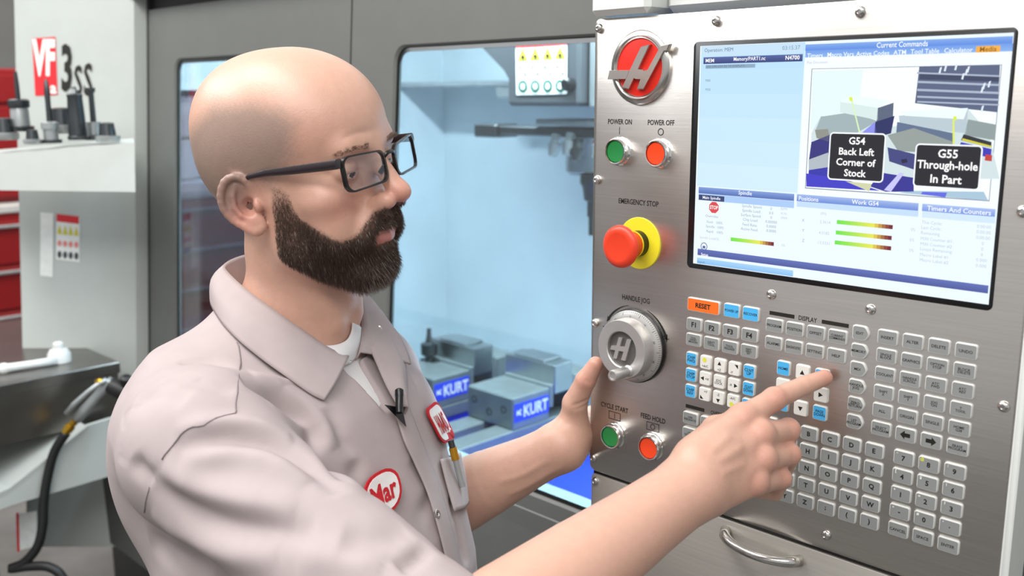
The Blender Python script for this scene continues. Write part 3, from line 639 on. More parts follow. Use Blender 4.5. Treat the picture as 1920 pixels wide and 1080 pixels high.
def on_col(px, py, off=0.001):
    """on the chamfered column face (with its lean)"""
    n = np.cross(sh([0, 0, 1])-sh([0, 0, 0]), [-.709, -.7055, 0]); n /= np.linalg.norm(n)
    if n@CAM_F > 0: n = -n
    p0 = sh(CP)+n*off; r = ray(px, py); return CAM_C+r*(((p0-CAM_C)@n)/(r@n))
def col_poly(name, polys, m, parent, off=0.001):
    b = MB()
    for q in polys: b.add([on_col(x, y, off) for x, y in q], [tuple(range(len(q)))])
    return b.build(name, m, parent)
def col_text(name, s, x0, y0, x1, y1, m, parent, bold=.03, off=.002):
    V, Fs = text_shape(s, bold); lo = V.min(0); hi = V.max(0); b = MB()
    b.add([on_col(x0+(x-lo[0])/(hi[0]-lo[0])*(x1-x0), y1-(y-lo[1])/(hi[1]-lo[1])*(y1-y0), off) for x, y, z in V], Fs); return b.build(name, m, parent)
PINK = mat('pale_red_print', 'e98a86', 0.5)
col_poly('model_badge', [[(60, 72), (104, 69), (108, 178), (66, 180)]], REDM, colo)
col_text('badge_letters', 'VF', 60, 73, 103, 143, WHM, colo, .05)
col_text('badge_mark', 'a', 94, 160, 106, 176, WHM, colo, .03)
col_text('model_number', '3', 115, 82, 135, 172, INK, colo, .03); col_text('model_letters', 'S', 139, 122, 154, 180, INK, colo, .02); col_text('model_letters', 'S', 157, 118, 173, 180, INK, colo, .02)
col_poly('notice_sheet', [[(106, 402), (150, 408), (149, 492), (105, 486)]], WHM, colo)
col_poly('notice_header', [[(106, 401), (148, 406), (148, 420), (106, 415)]], REDM, colo, .0015)
for i in range(4):
    x = 107+10.5*i; col_poly('warning_triangle', [[(x, 438+i), (x+9, 439+i), (x+4.5, 421+i)]], YEM, colo, .0018)
    col_poly('notice_icon', [[(x+4.5+4*math.cos(t*.7854), 477+i+7*math.sin(t*.7854)) for t in range(8)]], DGREY, colo, .0018)
    col_poly('notice_icon', [[(x+4.5+4*math.cos(t*.7854), 456+i+6*math.sin(t*.7854)) for t in range(8)]], PINK, colo, .0018)
col_poly('notice_sheet', [[(76, 398), (100, 400), (99, 520), (75, 517)]], WHM, colo)
# base and sill under the doors
b = MB(); b.bbox((-2.4, 0.05, 0.435), (0.9, 0.30, 0.66), .006); b.build('base_panel', DOOR, mach)
b = MB(); b.box((-2.3, 0.25, 0.0), (0.8, 1.6, 0.44)); b.build('base_plinth', BLACKP, mach)
b = MB(); b.extrude([(-1.74, YD+.01, .93), (-1.74, YD-.045, .935), (-1.74, YD-.055, .925), (-1.74, YD-.06, .62), (-1.74, YD+.01, .62)], (1.8, 0, 0)); b.build('sill', DOOR, mach)
b = MB(); b.box((-1.74, YD-.02, .905), (.06, YD+.03, .935)); b.build('sill_channel', mat('channel_grey', '8e9ca3', .45), mach)
b = MB(); b.bbox((.025, YD, .62), (.95, YD+.03, 1.80), .004); b.build('right_panel', DOOR, mach)
# step plate low on the machine front
b = MB(); b.bbox((-1.2, 0.02, .60), (-.4, .13, .78), .006); b.build('lower_step', DOOR, mach)
# interior
b = MB(); b.box((-1.95, 1.35, .5), (.75, 1.37, 2.1)); b.build('back_liner', LINER, mach)
b = MB(); b.box((-1.97, .27, 1.585), (-1.95, 1.36, 2.1)); b.build('left_liner', LINER, mach)
b = MB(); b.box((-1.97, .27, .5), (-1.95, 1.36, .80)); b.build('left_liner', LINER, mach)
b = MB(); b.box((-1.97, .80, .8), (-1.95, 1.36, 1.585)); b.build('left_liner', LINER, mach)
b = MB(); b.box((-1.962, .27, .8), (-1.957, .80, 1.585)); b.build('side_window', glass('side_glass', 'dcd6e6', refl=1.0), mach)
b = MB(); b.box((.75, .32, .5), (.77, 1.36, 2.1)); b.build('right_liner', LINER, mach)
b = MB(); b.box((-1.97, .27, .56), (.77, 1.37, .58)); b.build('chip_pan', LINER, mach)
b = MB(); b.box((-1.97, .27, 2.08), (.77, 1.37, 2.1)); b.build('roof_liner', LINER, mach)
b = MB(); b.bbox((-1.95, 1.15, 1.595), (-.9, 1.33, 1.61), .003); b.build('way_cover', STEELP, mach)
for i in range(3):
    b = MB(); b.bbox((-1.5+i*.25, 1.16, 1.56+.012*i), (-1.22+i*.25, 1.3, 1.60), .003); b.build('way_cover', STEELP, mach)
b = MB(); b.bbox((-1.5, .33, .62), (-.1, .98, .70), .004); tb = b.build('machine_table', STEELP, mach)
b = MB(); b.bbox((-1.46, .34, .7005), (-.5, 1.0, .712), .002); b.build('blue_base_plate', VBLUE, mach)
for i in range(3): b = MB(); b.box((-1.5, .45+.18*i, .699), (-.1, .468+.18*i, .7012)); b.build('table_slot', STEELD, tb)
# spindle head with its notice
b = MB(); b.bbox((-1.033, .74, 1.545), (-.812, 1.2, 2.06), .008); hd = b.build('spindle_head', DGREY, mach); tag(hd, 'dark grey spindle head behind the glass')
b = MB(); b.extrude([on_y(875, 40, .9), on_y(965, 40, .9), on_y(965, 170, .9), on_y(945, 132, .9), on_y(905, 90, .9)], (0, .2, 0)); b.build('head_gusset', DGREY, hd)
b = MB(); b.bbox((-.805, .76, 1.54), (-.70, 1.1, 2.06), .006); b.build('head_side_cover', STEELP, hd)
def fr(name, polys, m, y=.738, parent=None):
    b = MB()
    for q in polys: b.add([on_y(px, py, y) for px, py in q], [tuple(range(len(q)))])
    return b.build(name, m, parent or hd)
fr('notice_sheet', [[(967, 88), (1063, 82), (1063, 176), (968, 178)]], WHM); fr('notice_header', [[(967, 78), (1063, 72), (1063, 83), (967, 89)]], REDM, .737)
for i in range(4):
    x = 980+23.3*i; y = 113-1.2*i
    fr('warning_band', [[(x-10, y+1), (x+10, y), (x, y-25)]], YEM, .737)
    fr('notice_icon', [[(x+3.5*math.cos(t*.7854), y-6+4*math.sin(t*.7854)) for t in range(8)]], INK, .736)
    yy = 133-.6*i; rg = []
    for t in range(16):
        a0, a1 = t*math.pi/8, (t+1)*math.pi/8; rg.append([(x+8*math.cos(a0), yy+10*math.sin(a0)), (x+9.5*math.cos(a0), yy+12*math.sin(a0)), (x+9.5*math.cos(a1), yy+12*math.sin(a1)), (x+8*math.cos(a1), yy+10*math.sin(a1))])
    fr('ban_ring', rg+[[(x-7, yy-7), (x-5, yy-9), (x+7, yy+7), (x+5, yy+9)]], mat('pale_maroon_print', '8d6f74', .5), .737)
    fr('duty_disc', [[(x+9*math.cos(t*.5236), 162-.3*i+11.5*math.sin(t*.5236)) for t in range(12)]], GREENP, .737); fr('duty_icon', [[(x+4.5*math.cos(t*.7854), 162-.3*i+6.5*math.sin(t*.7854)) for t in range(8)]], WHM, .736)
b = MB(); b.lathe(on_y(1072, 158, .74), (0, -1, 0), [(.014, 0), (.014, .02), (.010, .024)], 16); b.build('head_knob', BLACKP, hd, auto=40)
# tool changer arm and spindle nose with a cutter
b = MB(); b.bbox((-1.17, .80, 1.475), (-.62, .86, 1.497), .004); ac = b.build('tool_changer_arm', STEELD, mach)
b = MB(); b.bbox((-1.20, .79, 1.468), (-1.12, .87, 1.50), .004); b.build('gripper', STEELD, ac)
b = MB(); b.bbox((-.98, .78, 1.50), (-.55, .90, 1.515), .003); b.build('arm_cover', STEELP, ac)
for x, dz in ((-.93, 0), (-.885, .004), (-.86, -.008), (-.80, 0)):
    b = MB(); b.lathe((x, .80, 1.48+dz), (0, -.3, -1), [(.012, 0), (.012, .02), (.016, .024), (.010, .05)], 12); b.build('tool_pocket', STEELP if x != -.86 else STEELD, ac, auto=40)
b = MB(); b.lathe((-.815, .80, 1.47), (.55, -.1, -1), [(.007, 0), (.007, .03)], 10); b.build('red_lock_pin', REDM, ac)
sx, sy, sz = on_y(1092, 250, .92); sx -= .0
b = MB(); b.lathe((sx+.02, .92, 1.50), (0, 0, -1), [(.06, 0), (.06, .05), (.055, .06), (.055, .11), (.045, .118)], 28); sp = b.build('spindle_nose', STEELP, mach, auto=40)
b = MB(); b.lathe((sx+.05, .90, 1.385), (0, 0, -1), [(.03, 0), (.03, .02), (.024, .03), (.02, .06), (.012, .065), (.012, .10), (.008, .10), (.008, .145)], 20); b.build('cutting_tool', STEELD, sp, auto=40)
# tool shelf on the column
b = MB(); q = [P(-60, 294, 2.08), P(252, 268, 2.08), P(254, 360, 2.08), P(-60, 356, 2.08)]
back = np.array([-.709, .7055, 0])*0; dirn = ray(240, 300)*np.array([1, 1, 0]); dirn /= np.linalg.norm(dirn)
b.extrude(q, dirn*.24); shelf = b.build('tool_shelf', ENC, mach)
# machine work lamp inside the enclosure
def work_lamp(x):
    b = MB(); b.bbox((x-.25, .58, 2.03), (x+.25, .66, 2.07), .004); lm = b.build('work_lamp', mat('lamp_housing', 'd9dde0', .4), mach)
    l = bpy.data.lights.new('work_lamp_light', 'AREA'); l.shape = 'RECTANGLE'; l.size = .5; l.size_y = .08; l.energy = LAMP_W; l.color = (.90, .955, 1.0)
    o = bpy.data.objects.new('work_lamp_light', l); COL.objects.link(o); o.location = (x, .62, 2.025); o.rotation_euler = (math.radians(18), 0, 0)
LAMP_W = 37
work_lamp(-1.15); work_lamp(-.60); work_lamp(-.05)
# ------------------------------------------------------------------ two vises
VSTEEL = mat('vise_steel', '858d8d', 0.4, 0.5, 0.1, 30)
def vise(x0, y0, lab, stock):
    t = empty('machine_vise', (x0+.076, y0+.18, .70), lab, 'vise', 'vises on the machine table')
    B = lambda n, a, c, m, r=.003, par=t: (lambda bb: (bb.bbox((x0+a[0], y0+a[1], a[2]), (x0+c[0], y0+c[1], c[2]), r), bb.build(n, m, par))[1])(MB())
    B('vise_bed', (.012, -.24, .700), (.140, .40, .792), VBLUE, .006); B('bed_flange', (-.01, -.22, .700), (.162, .38, .722), VBLUE, .004)
    B('way', (.0, -.255, .792), (.058, .40, .824), VSTEEL); B('way', (.094, -.255, .792), (.152, .40, .824), VSTEEL)
    j = B('movable_jaw', (0, 0, .824), (.152, .122, .900), VSTEEL, .003)
    for i, (hx, hz) in enumerate(((.025, .872), (.075, .852), (.122, .868))):
        bb = MB(); bb.lathe((x0+hx, y0, hz), (0, -1, 0), [(.009, -.002), (.009, .0008), (.006, .001), (.0055, -.004), (.0002, -.004)], 14); bb.build('jaw_screw', STEELD, j, auto=40)
    bb = MB(); bb.bbox((x0+.1518, y0+.004, .842), (x0+.1532, y0+.118, .885), .0004); pl = bb.build('name_plate', VBLUE, j)
    V, Fs = text_shape('KURT', .03); bb = MB(); bb.add([(x0+.1537, y0+.074+x*.022, .8635+z*.026) for x, z, _ in V], Fs); bb.build('plate_lettering', WHM, pl)
    bb = MB(); bb.add([(x0+.1537, y0+.019+.008*x, .8635+.008*z) for x, z in ((-1, -1), (-1, 1), (-.3, .3), (.5, 1), (1, .6), (.2, 0), (1, -.6), (.5, -1), (-.3, -.3))], [(0, 1, 2, 8), (2, 3, 4, 5), (5, 6, 7, 8), (2, 5, 8)]); bb.build('plate_emblem', WHM, pl)
    B('jaw_plate', (0, .122, .850), (.152, .136, .905), VSTEEL, .002)
    f = B('fixed_jaw', (0, .215, .800), (.152, .285, .912), VSTEEL, .004); B('jaw_plate', (0, .200, .856), (.152, .215, .916), VSTEEL, .002)
    s = empty('workpiece', (x0+.07, y0+.16, .90), stock, 'metal block')
    bb = MB(); bb.bbox((x0-.01, y0+.136, .880), (x0+.155, y0+.200, .950), .002); bb.build('block', mat('aluminium_stock', 'bcc0bf', .3, 1.0, .06, 30), s)
    bb = MB(); bb.bbox((x0+.02, y0+.137, .950), (x0+.12, y0+.199, .956), .002); bb.build('machined_face', mat('aluminium_stock', 'bcc0bf', .3, 1.0, .06, 30), s)
    return t
vise(-1.042, .614, 'steel and blue vise nearer the man\'s left arm, full name plate showing', 'bright metal block clamped in the vise nearest the pendant')
vise(-1.288, .588, 'steel and blue vise half hidden behind the man\'s chest', 'bright metal block clamped in the vise behind the chest')
bp_ = on_z(805, 655, .93)
b = MB(); b.lathe(bp_-np.array([0, 0, .03]), (0, 0, 1), [(.012, 0), (.012, .012), (.022, .018), (.022, .045), (.010, .05), (.006, .07), (.006, .085)], 16); st_ = b.build('work_stop', STEELD, None, auto=40); tag(st_, 'small black work stop on the far end of the half hidden vise', 'work stop')
b = MB(); b.bbox(bp_+np.array([-.03, -.01, -.10]), bp_+np.array([.03, .02, -.028]), .003); b.build('stop_bracket', STEELD, st_)
# ------------------------------------------------------------------ left foreground: steel cabinet, tray, air gun
SSB = mat('stainless_box', '8a8682', 0.32, 1.0, 0.1, 12, 0.03, 60)
cab = empty('chip_conveyor', (-1.9, -.3, 0), 'dull stainless box with a white drip tray at the machine\'s left end', 'conveyor')
b = MB(); b.bbox((-2.30, -.90, .925), (-1.645, .052, .952), .002); b.build('box_lid', SSB, cab)
b = MB(); b.box((-2.29, -.88, .815), (-1.648, .046, .927)); b.build('box_body', SSB, cab)
XP = -1.60
pl = [on_x(x, y, XP) for x, y in ((20, 948), (215, 890), (224, 780), (165, 798), (18, 915), (-90, 962), (-90, 990))]
b = MB(); b.extrude(pl, (-.012, 0, 0)); b.build('tray_side', ENC, cab)
a0, a1 = on_x(165, 800, XP), on_x(18, 917, XP); a2 = on_x(-90, 965, XP)
b = MB(); b.loft([[a0, a1, a2], [q+np.array([-.8, 0, 0]) for q in (a0, a1, a2)], [q+np.array([-.8, 0, -.012]) for q in (a0, a1, a2)], [q+np.array([0, 0, -.012]) for q in (a0, a1, a2)], [a0, a1, a2]], False, False, False); b.build('tray_floor', ENC, cab)
b = MB(); b.bbox((-2.28, -.86, 0), (-1.70, -.24, .70), .006); b.build('lower_cabinet', mat('cabinet_grey', '84847f', .5), cab)
b = MB(); q = [on_x(x, y, -1.699) for x, y in ((32, 964), (69, 958), (70, 1024), (34, 1032))]; b.add(q, [(0, 1, 2, 3)]); b.build('cabinet_label', WHM, cab)
b = MB(); q = [on_x(x, y, -1.6985) for x, y in ((30, 962), (35, 961), (37, 1034), (32, 1035))]; b.add(q, [(0, 1, 2, 3)]); b.build('label_edge', REDM, cab)
# lever tool lying on the box
wr = empty('ratchet_wrench', on_z(70, 683, .953), 'white handled wrench lying on the stainless box', 'wrench')
b = MB(); w0, w1 = on_z(8, 691, .962), on_z(105, 676, .962); b.tube([w0, w0+(w1-w0)*.1, w0+(w1-w0)*.5, w1], [.012, .010, .009, .010], 10); b.build('shaft', mat('white_lever', 'dcdcda', .35), wr, smooth=True)
b = MB(); b.lathe(on_z(112, 678, .953), (0, 0, 1), [(.026, 0), (.026, .02), (.020, .03), (.012, .032), (.012, .045), (.008, .048)], 18); b.build('head', mat('white_lever', 'dcdcda', .35), wr, auto=40)
b = MB(); b.lathe(w0+np.array([0, 0, 0]), (w0-w1), [(.013, -.004), (.013, .006), (.008, .012)], 12); b.build('end_cap', mat('white_lever', 'dcdcda', .35), wr, auto=40)
gun = empty('air_blow_gun', P(165, 745, 2.18), 'silver air blow gun hanging beside the stainless box', 'air gun')
BRASS = mat('brass', 'c49a35', .28, 1.0, .05); RUB = mat('black_rubber', '151515', .5, 0, .05)
g = lambda x, y, d=2.18: P(x, y, d)
b = MB(); b.tube([g(143, 788), g(160, 768), g(180, 745), g(200, 724), g(212, 715)], [.010, .0115, .0105, .011, .013], 12); b.build('grip', STEELP, gun, smooth=True)
b = MB(); b.tube([g(124, 776, 2.165), g(140, 757, 2.16), g(165, 735, 2.16), g(190, 717, 2.165), g(200, 713, 2.17)], [.006, .006, .0055, .006, .007], 8); b.build('lever', STEELP, gun, smooth=True)
b = MB(); b.lathe(g(205, 722), g(250, 742)-g(205, 722), [(.016, 0), (.02, .01), (.022, .03), (.018, .05), (.010, .055)], 14); b.build('nozzle_body', RUB, gun, auto=40)
b = MB(); b.lathe(g(236, 730), (0.3, 0, 1), [(.010, -.045), (.014, -.03), (.014, .03), (.008, .035)], 12); b.build('nozzle', RUB, gun, auto=40)
b = MB(); b.lathe(g(122, 812), g(143, 786)-g(122, 812), [(.010, 0), (.010, .008), (.012, .009), (.012, .02), (.008, .022), (.010, .036)], 6); b.build('brass_fitting', BRASS, gun, auto=30)
b = MB(); b.lathe(g(192, 713, 2.165), g(180, 716, 2.165)-g(192, 713, 2.165), [(.005, 0), (.007, .006), (.004, .016)], 8); b.build('brass_stud', BRASS, gun, auto=30)
b = MB(); b.tube(spline([g(124, 812), g(103, 845), g(90, 890), g(82, 940), g(80, 985), g(70, 1025), g(45, 1055), g(20, 1066), g(55, 1062), g(90, 1063), g(115, 1080), g(125, 1120), g(120, 1300)]), .0105, 10); b.build('air_hose', RUB, gun, smooth=True)
# ------------------------------------------------------------------ tool holders on the shelf
def tool(px, py, d, kind, lab, s=1.0):
    o = P(px, py, d); t = empty('tool_holder', o, lab, 'tool holder', 'tool holders on the white shelf')
    up = (0, 0, 1)
    L = lambda n, prof, m, nn=20: (lambda bb: (bb.lathe(o, up, [(r*s, h*s) for r, h in prof], nn), bb.build(n, m, t, auto=40))[1])(MB())
    if kind == 'collet':
        L('flange', [(.030, 0), (.032, .004), (.032, .012), (.026, .014)], STEELD); L('body', [(.023, .014), (.022, .055), (.020, .062)], STEELP); L('nut', [(.026, .060), (.027, .064), (.027, .078), (.020, .082)], STEELD, 10)
        L('cutter', [(.006, .08), (.006, .115), (.004, .15)], STEELD)
    elif kind == 'drill':
        L('flange', [(.030, 0), (.030, .01)], STEELD); L('body', [(.021, .01), (.021, .04), (.025, .042), (.025, .06), (.015, .064)], STEELP); L('drill', [(.009, .06), (.008, .12), (.009, .15), (.006, .18), (.001, .19)], STEELD, 8)
    elif kind == 'arbor':
        L('flange', [(.032, 0), (.034, .01), (.028, .016)], STEELD); L('body', [(.030, .016), (.027, .08), (.024, .14), (.026, .15), (.018, .155)], STEELD); L('pull_stud', [(.008, .155), (.006, .17), (.010, .176)], STEELP)
    elif kind == 'tap':
        L('flange', [(.028, 0), (.030, .008), (.024, .014)], STEELD); L('body', [(.019, .014), (.019, .05)], STEELP); L('shank', [(.008, .05), (.0075, .13), (.012, .135), (.012, .145)], STEELD)
    else:
        L('flange', [(.030, 0), (.032, .006), (.032, .016), (.020, .018)], STEELP); L('body', [(.022, .018), (.018, .05), (.010, .052)], STEELD)
    return t
tool(40, 246, 2.14, 'collet', 'tool holder with bright barrel and hooked cutter, nearest the red cabinet', .85)
tool(97, 268, 2.12, 'drill', 'tool holder carrying a tall twist drill in front of the red badge', .72)
tool(147, 262, 2.13, 'arbor', 'thick dark arbor standing below the black model number', .64)
tool(178, 262, 2.17, 'tap', 'slim dark tap holder just right of the thick arbor', .78)
tool(203, 266, 2.12, 'short', 'short dark holder at the right end of the shelf', .8)
tool(118, 250, 2.2, 'short', 'short brassy holder behind the twist drill', 1.1)
tool(10, 262, 2.12, 'short', 'short holder with pale collar at the left photo edge', .9)
tool(62, 270, 2.1, 'short', 'low steel collar between the bright barrel and twist drill', .6)
# ------------------------------------------------------------------ red cabinets in the room, also seen through the left door glass
REDC = mat('red_cabinet', '800f12', .4, 0, .05)
def cabinet(name, x0, y0, x1, y1, z1, lab, drawers=5, face='x'):
    t = empty(name, ((x0+x1)/2, (y0+y1)/2, 0), lab, 'cabinet')
    b = MB(); b.bbox((x0, y0, .08), (x1, y1, z1), .01); b.build('body', REDC, t)
    b = MB(); b.bbox((x0-.01, y0-.01, z1), (x1+.01, y1+.01, z1+.04), .006); b.build('top', mat('cabinet_top', 'b9b7b2', .5), t)
    b = MB(); b.box((x0+.03, y0+.03, 0), (x1-.03, y1-.03, .08)); b.build('plinth', BLACKP, t)
    n = drawers; hh = (z1-.14)/n
    for i in range(n):
        za, zb = .11+i*hh+.008, .11+(i+1)*hh-.008
        b = MB()
        if face == 'x': b.bbox((x1, y0+.03, za), (x1+.012, y1-.03, zb), .004)
        else: b.bbox((x0+.03, y0-.012, za), (x1-.03, y0, zb), .004)
        d = b.build('drawer', REDC, t); b = MB()
        if face == 'x': b.bbox((x1+.012, y0+.1, zb-.03), (x1+.03, y1-.1, zb-.015), .004)
        else: b.bbox((x0+.1, y0-.03, zb-.03), (x1-.1, y0-.012, zb-.015), .004)
        b.build('handle', STEELP, d)
cabinet('tool_cabinet', -5.6, .1, -4.4, 2.3, 1.02, 'red tool cabinet seen past the machine\'s left edge', 4)
b = MB(); b.bbox((-5.5, .2, 1.065), (-4.5, 1.15, 1.70), .01); o = b.build('wall_cupboard', REDC, None); tag(o, 'red top box standing on the red cabinet behind the tool shelf', 'tool box')
for k in range(4): b = MB(); b.bbox((-4.5, .24, 1.09+k*.15), (-4.485, 1.11, 1.22+k*.15), .004); b.build('drawer', REDC, o)

# stand-in white bins, added for the bright patch in the left door window
rk = empty('stand_in_rack', (-4.9, 1.75, 1.06), 'white stand-in bins for a bright patch seen through the left door window', 'stand-in bins')
WBIN = mat('white_bins', 'eef0f0', .4)
b = MB(); b.bbox((-5.1, 1.3, 1.062), (-4.7, 2.2, 1.09), .004); b.build('rack_shelf', WBIN, rk)
for i in range(3):
    for j in range(2): b = MB(); b.bbox((-5.05, 1.32+.29*i, 1.095+.24*j), (-4.7, 1.59+.29*i, 1.32+.24*j), .01); b.build('bin', WBIN, rk)
# ------------------------------------------------------------------ body shapes: blended distance fields meshed with surface nets
def smin(a, b, k):
    if k <= 0: return np.minimum(a, b)
    h = np.maximum(k-np.abs(a-b), 0)/k; return np.minimum(a, b)-h*h*k*.25
def smax(a, b, k): return -smin(-a, -b, k)
class Frame:
    """o origin (m, world), R columns = axes; local units are millimetres"""
    def __init__(s, o, R, sc=0.001): s.o = np.array(o, float); s.R = np.array(R, float); s.sc = sc
    def loc(s, p):
        if p.dtype == np.float32: return ((p-s.o.astype(np.float32))@s.R.astype(np.float32))/np.float32(s.sc)
        return (p-s.o)@s.R/s.sc
    def w(s, q): return s.o+(np.asarray(q, float)*s.sc)@s.R.T
WF = Frame((0, 0, 0), np.eye(3), 1.0)
def rotm(ax, deg):
    a = math.radians(deg); c, s = math.cos(a), math.sin(a)
    return np.array({'x': [[1, 0, 0], [0, c, -s], [0, s, c]], 'y': [[c, 0, s], [0, 1, 0], [-s, 0, c]], 'z': [[c, -s, 0], [s, c, 0], [0, 0, 1]]}[ax])
def ell(c, r, F=WF, rot=None):
    c = np.array(c, float); r = np.array(r, float); Q = np.eye(3) if rot is None else rot
    def f(p):
        q = (F.loc(p)-c)@Q; a = q/r; k0 = np.sqrt((a*a).sum(-1))+1e-9; b = a/r; k1 = np.sqrt((b*b).sum(-1))+1e-9
        return k0*(k0-1)/k1*F.sc
    return f
def cone(a, b, ra, rb, F=WF, flat=None):
    """tapered capsule; flat = (axis, factor): squeezed along a local axis"""
    a = np.array(a, float); b = np.array(b, float); ba = b-a; L = ba@ba+1e-12
    fx = None
    if flat is not None: fx = np.array(flat[0], float); fx /= np.linalg.norm(fx); ff = flat[1]
    def f(p):
        q = F.loc(p)-a; t = np.clip(q@ba/L, 0, 1); e = q-t[..., None]*ba
        if fx is not None: e = e+(e@fx)[..., None]*fx*(1/ff-1)
        d = np.sqrt((e*e).sum(-1))-(ra+(rb-ra)*t)
        return d*F.sc*(1 if fx is None else min(1, ff)**.5)
    return f
def rbox(c, h, r, F=WF, rot=None):
    c = np.array(c, float); h = np.array(h, float); Q = np.eye(3) if rot is None else rot
    def f(p):
        q = np.abs((F.loc(p)-c)@Q)-(h-r); return (np.sqrt((np.maximum(q, 0)**2).sum(-1))+np.minimum(q.max(-1), 0)-r)*F.sc
    return f
def plane(c, n, F=WF):
    """half space behind the plane (negative on the side opposite to n)"""
    c = np.array(c, float); n = np.array(n, float); n /= np.linalg.norm(n)
    return lambda p: (F.loc(p)-c)@n*F.sc
def chain(pts, rads, F=WF, k=0.0, flat=None):
    fs = [cone(pts[i], pts[i+1], rads[i], rads[i+1], F, flat) for i in range(len(pts)-1)]
    def f(p):
        d = fs[0](p)
        for g in fs[1:]: d = smin(d, g(p), k)
        return d
    return f
def both(f, g, k=0.0): return lambda p: smax(f(p), g(p), k)
def neg(f): return lambda p: -f(p)
def mixd(fs):
    def f(p):
        d = fs[0][0](p)
        for g, k in fs[1:]: d = smin(d, g(p), k)
        return d
    return f
def ev(ops, p):
    d = np.full(p.shape[:-1], 1.0)
    for op, fn, k in ops:
        e = fn(p)
        if op == 'u': d = smin(d, e, k)
        elif op == 's': d = smax(d, -e, k)
        elif op == 'i': d = smax(d, e, k)
        elif op == 'd': d = d+e
    return d
def surf(ops, lo, hi, h, nb=6, relax=2):
    """surface nets over the active blocks only"""
    lo = np.array(lo, float); hi = np.array(hi, float); B = nb*h; n = np.ceil((hi-lo)/B).astype(int)
    C4 = 4; n4 = -(-n//C4); g = np.stack(np.meshgrid(*[np.arange(k) for k in n4], indexing='ij'), -1).reshape(-1, 3)
    d = ev(ops, lo+(g+.5)*B*C4); g = g[(d < B*C4*.87*1.35+.01) & (d > -B*C4*.87*2.2-.03)]
    sub = np.stack(np.meshgrid(*[np.arange(C4)]*3, indexing='ij'), -1).reshape(-1, 3); g = (g[:, None]*C4+sub[None]).reshape(-1, 3); g = g[(g < n).all(1)]
    c = lo+(g+.5)*B; rad = B*.87; E = []; d = np.full(len(c), 1.0)
    for op, fn, k in ops:
        e = fn(c); E.append(e)
        if op == 'u': d = smin(d, e, k)
        elif op == 's': d = smax(d, -e, k)
        elif op == 'i': d = smax(d, e, k)
        elif op == 'd': d = d+e
    act = (d < rad*1.5+.004) & (d > -rad*3.0-.008); g = g[act]; E = [e[act] for e in E]
    m = nb+1; off = np.stack(np.meshgrid(*[np.arange(m)]*3, indexing='ij'), -1).reshape(-1, 3)
    V = np.full((len(g), m**3), 1.0, np.float32)
    for (op, fn, k), e in zip(ops, E):
        s = np.nonzero(e < 2.6*rad+max(k, .018)+.006)[0] if op in 'us' else np.arange(len(g))
        if len(s) == 0: continue
        for ss in np.array_split(s, max(1, len(s)//1500)):
            p = (lo+(g[ss][:, None, :]*nb+off[None])*h).astype(np.float32); x = fn(p); w = V[ss]
            V[ss] = smin(w, x, k) if op == 'u' else smax(w, -x, k) if op == 's' else smax(w, x, k) if op == 'i' else w+x
    N3 = n*nb+2
    key = lambda q: (q[..., 0]*N3[1]+q[..., 1])*N3[2]+q[..., 2]
    rimp = np.nonzero(((off == 0) | (off == nb)).any(1))[0]       # points shared by neighbouring blocks get one value
    kk = key(g[:, None, :]*nb+off[rimp][None]).ravel(); o = np.argsort(kk, kind='stable'); ks = kk[o]; st = np.nonzero(np.r_[True, ks[1:] != ks[:-1]])[0]
    val = V[:, rimp].ravel()[o]; mn = np.minimum.reduceat(val, st); cntp = np.diff(np.r_[st, len(ks)]); res = np.empty_like(val); res[o] = np.repeat(mn, cntp); V[:, rimp] = res.reshape(len(g), -1)
    V = V.reshape(-1, m, m, m)
    S = V < 0
    cs = np.zeros((len(g), nb, nb, nb), np.int8)
    for i in (0, 1):
        for j in (0, 1):
            for k in (0, 1): cs += S[:, i:i+nb, j:j+nb, k:k+nb]
    bi, i, j, k = np.nonzero((cs > 0) & (cs < 8))
    cell = g[bi]*nb+np.stack([i, j, k], -1); acc = np.zeros((len(bi), 3)); cnt = np.zeros(len(bi))
    cor = [(a, b2, c2) for a in (0, 1) for b2 in (0, 1) for c2 in (0, 1)]
    for A in cor:
        for ax in range(3):
            if A[ax]: continue
            Bc = list(A); Bc[ax] = 1
            va = V[bi, i+A[0], j+A[1], k+A[2]]; vb = V[bi, i+Bc[0], j+Bc[1], k+Bc[2]]
            x = (va < 0) != (vb < 0); t = np.where(x, va/(va-vb+1e-20), 0); q = np.tile(np.array(A, float), (len(bi), 1)); q[:, ax] += t
            acc[x] += q[x]; cnt[x] += 1
    verts = lo+(cell+acc/np.maximum(cnt, 1)[:, None])*h
    kc = key(cell); o = np.argsort(kc); kc = kc[o]; verts = verts[o]
    quads = []
    for ax in range(3):
        sl = [slice(0, nb)]*3; s0 = S[:, :nb, :nb, :nb]; s2 = [slice(0, nb)]*3; s2[ax] = slice(1, nb+1); s1 = S[(slice(None), *s2)]
        bi, i, j, k = np.nonzero(s0 != s1); pt = g[bi]*nb+np.stack([i, j, k], -1); ins = s0[bi, i, j, k]
        u, w = (ax+1) % 3, (ax+2) % 3; Q = []
        for du, dw in ((-1, -1), (0, -1), (0, 0), (-1, 0)):
            q = pt.copy(); q[:, u] += du; q[:, w] += dw; kk = key(q); ix = np.searchsorted(kc, kk); ix = np.minimum(ix, len(kc)-1); ok = kc[ix] == kk; ix[~ok] = -1; Q.append(ix)
        Q = np.stack(Q, -1); Q[~ins] = Q[~ins][:, ::-1]; Q = Q[(Q >= 0).all(1)]; quads.append(Q)
    Fq = np.concatenate(quads)
    ce = CullEval(ops, verts, h)
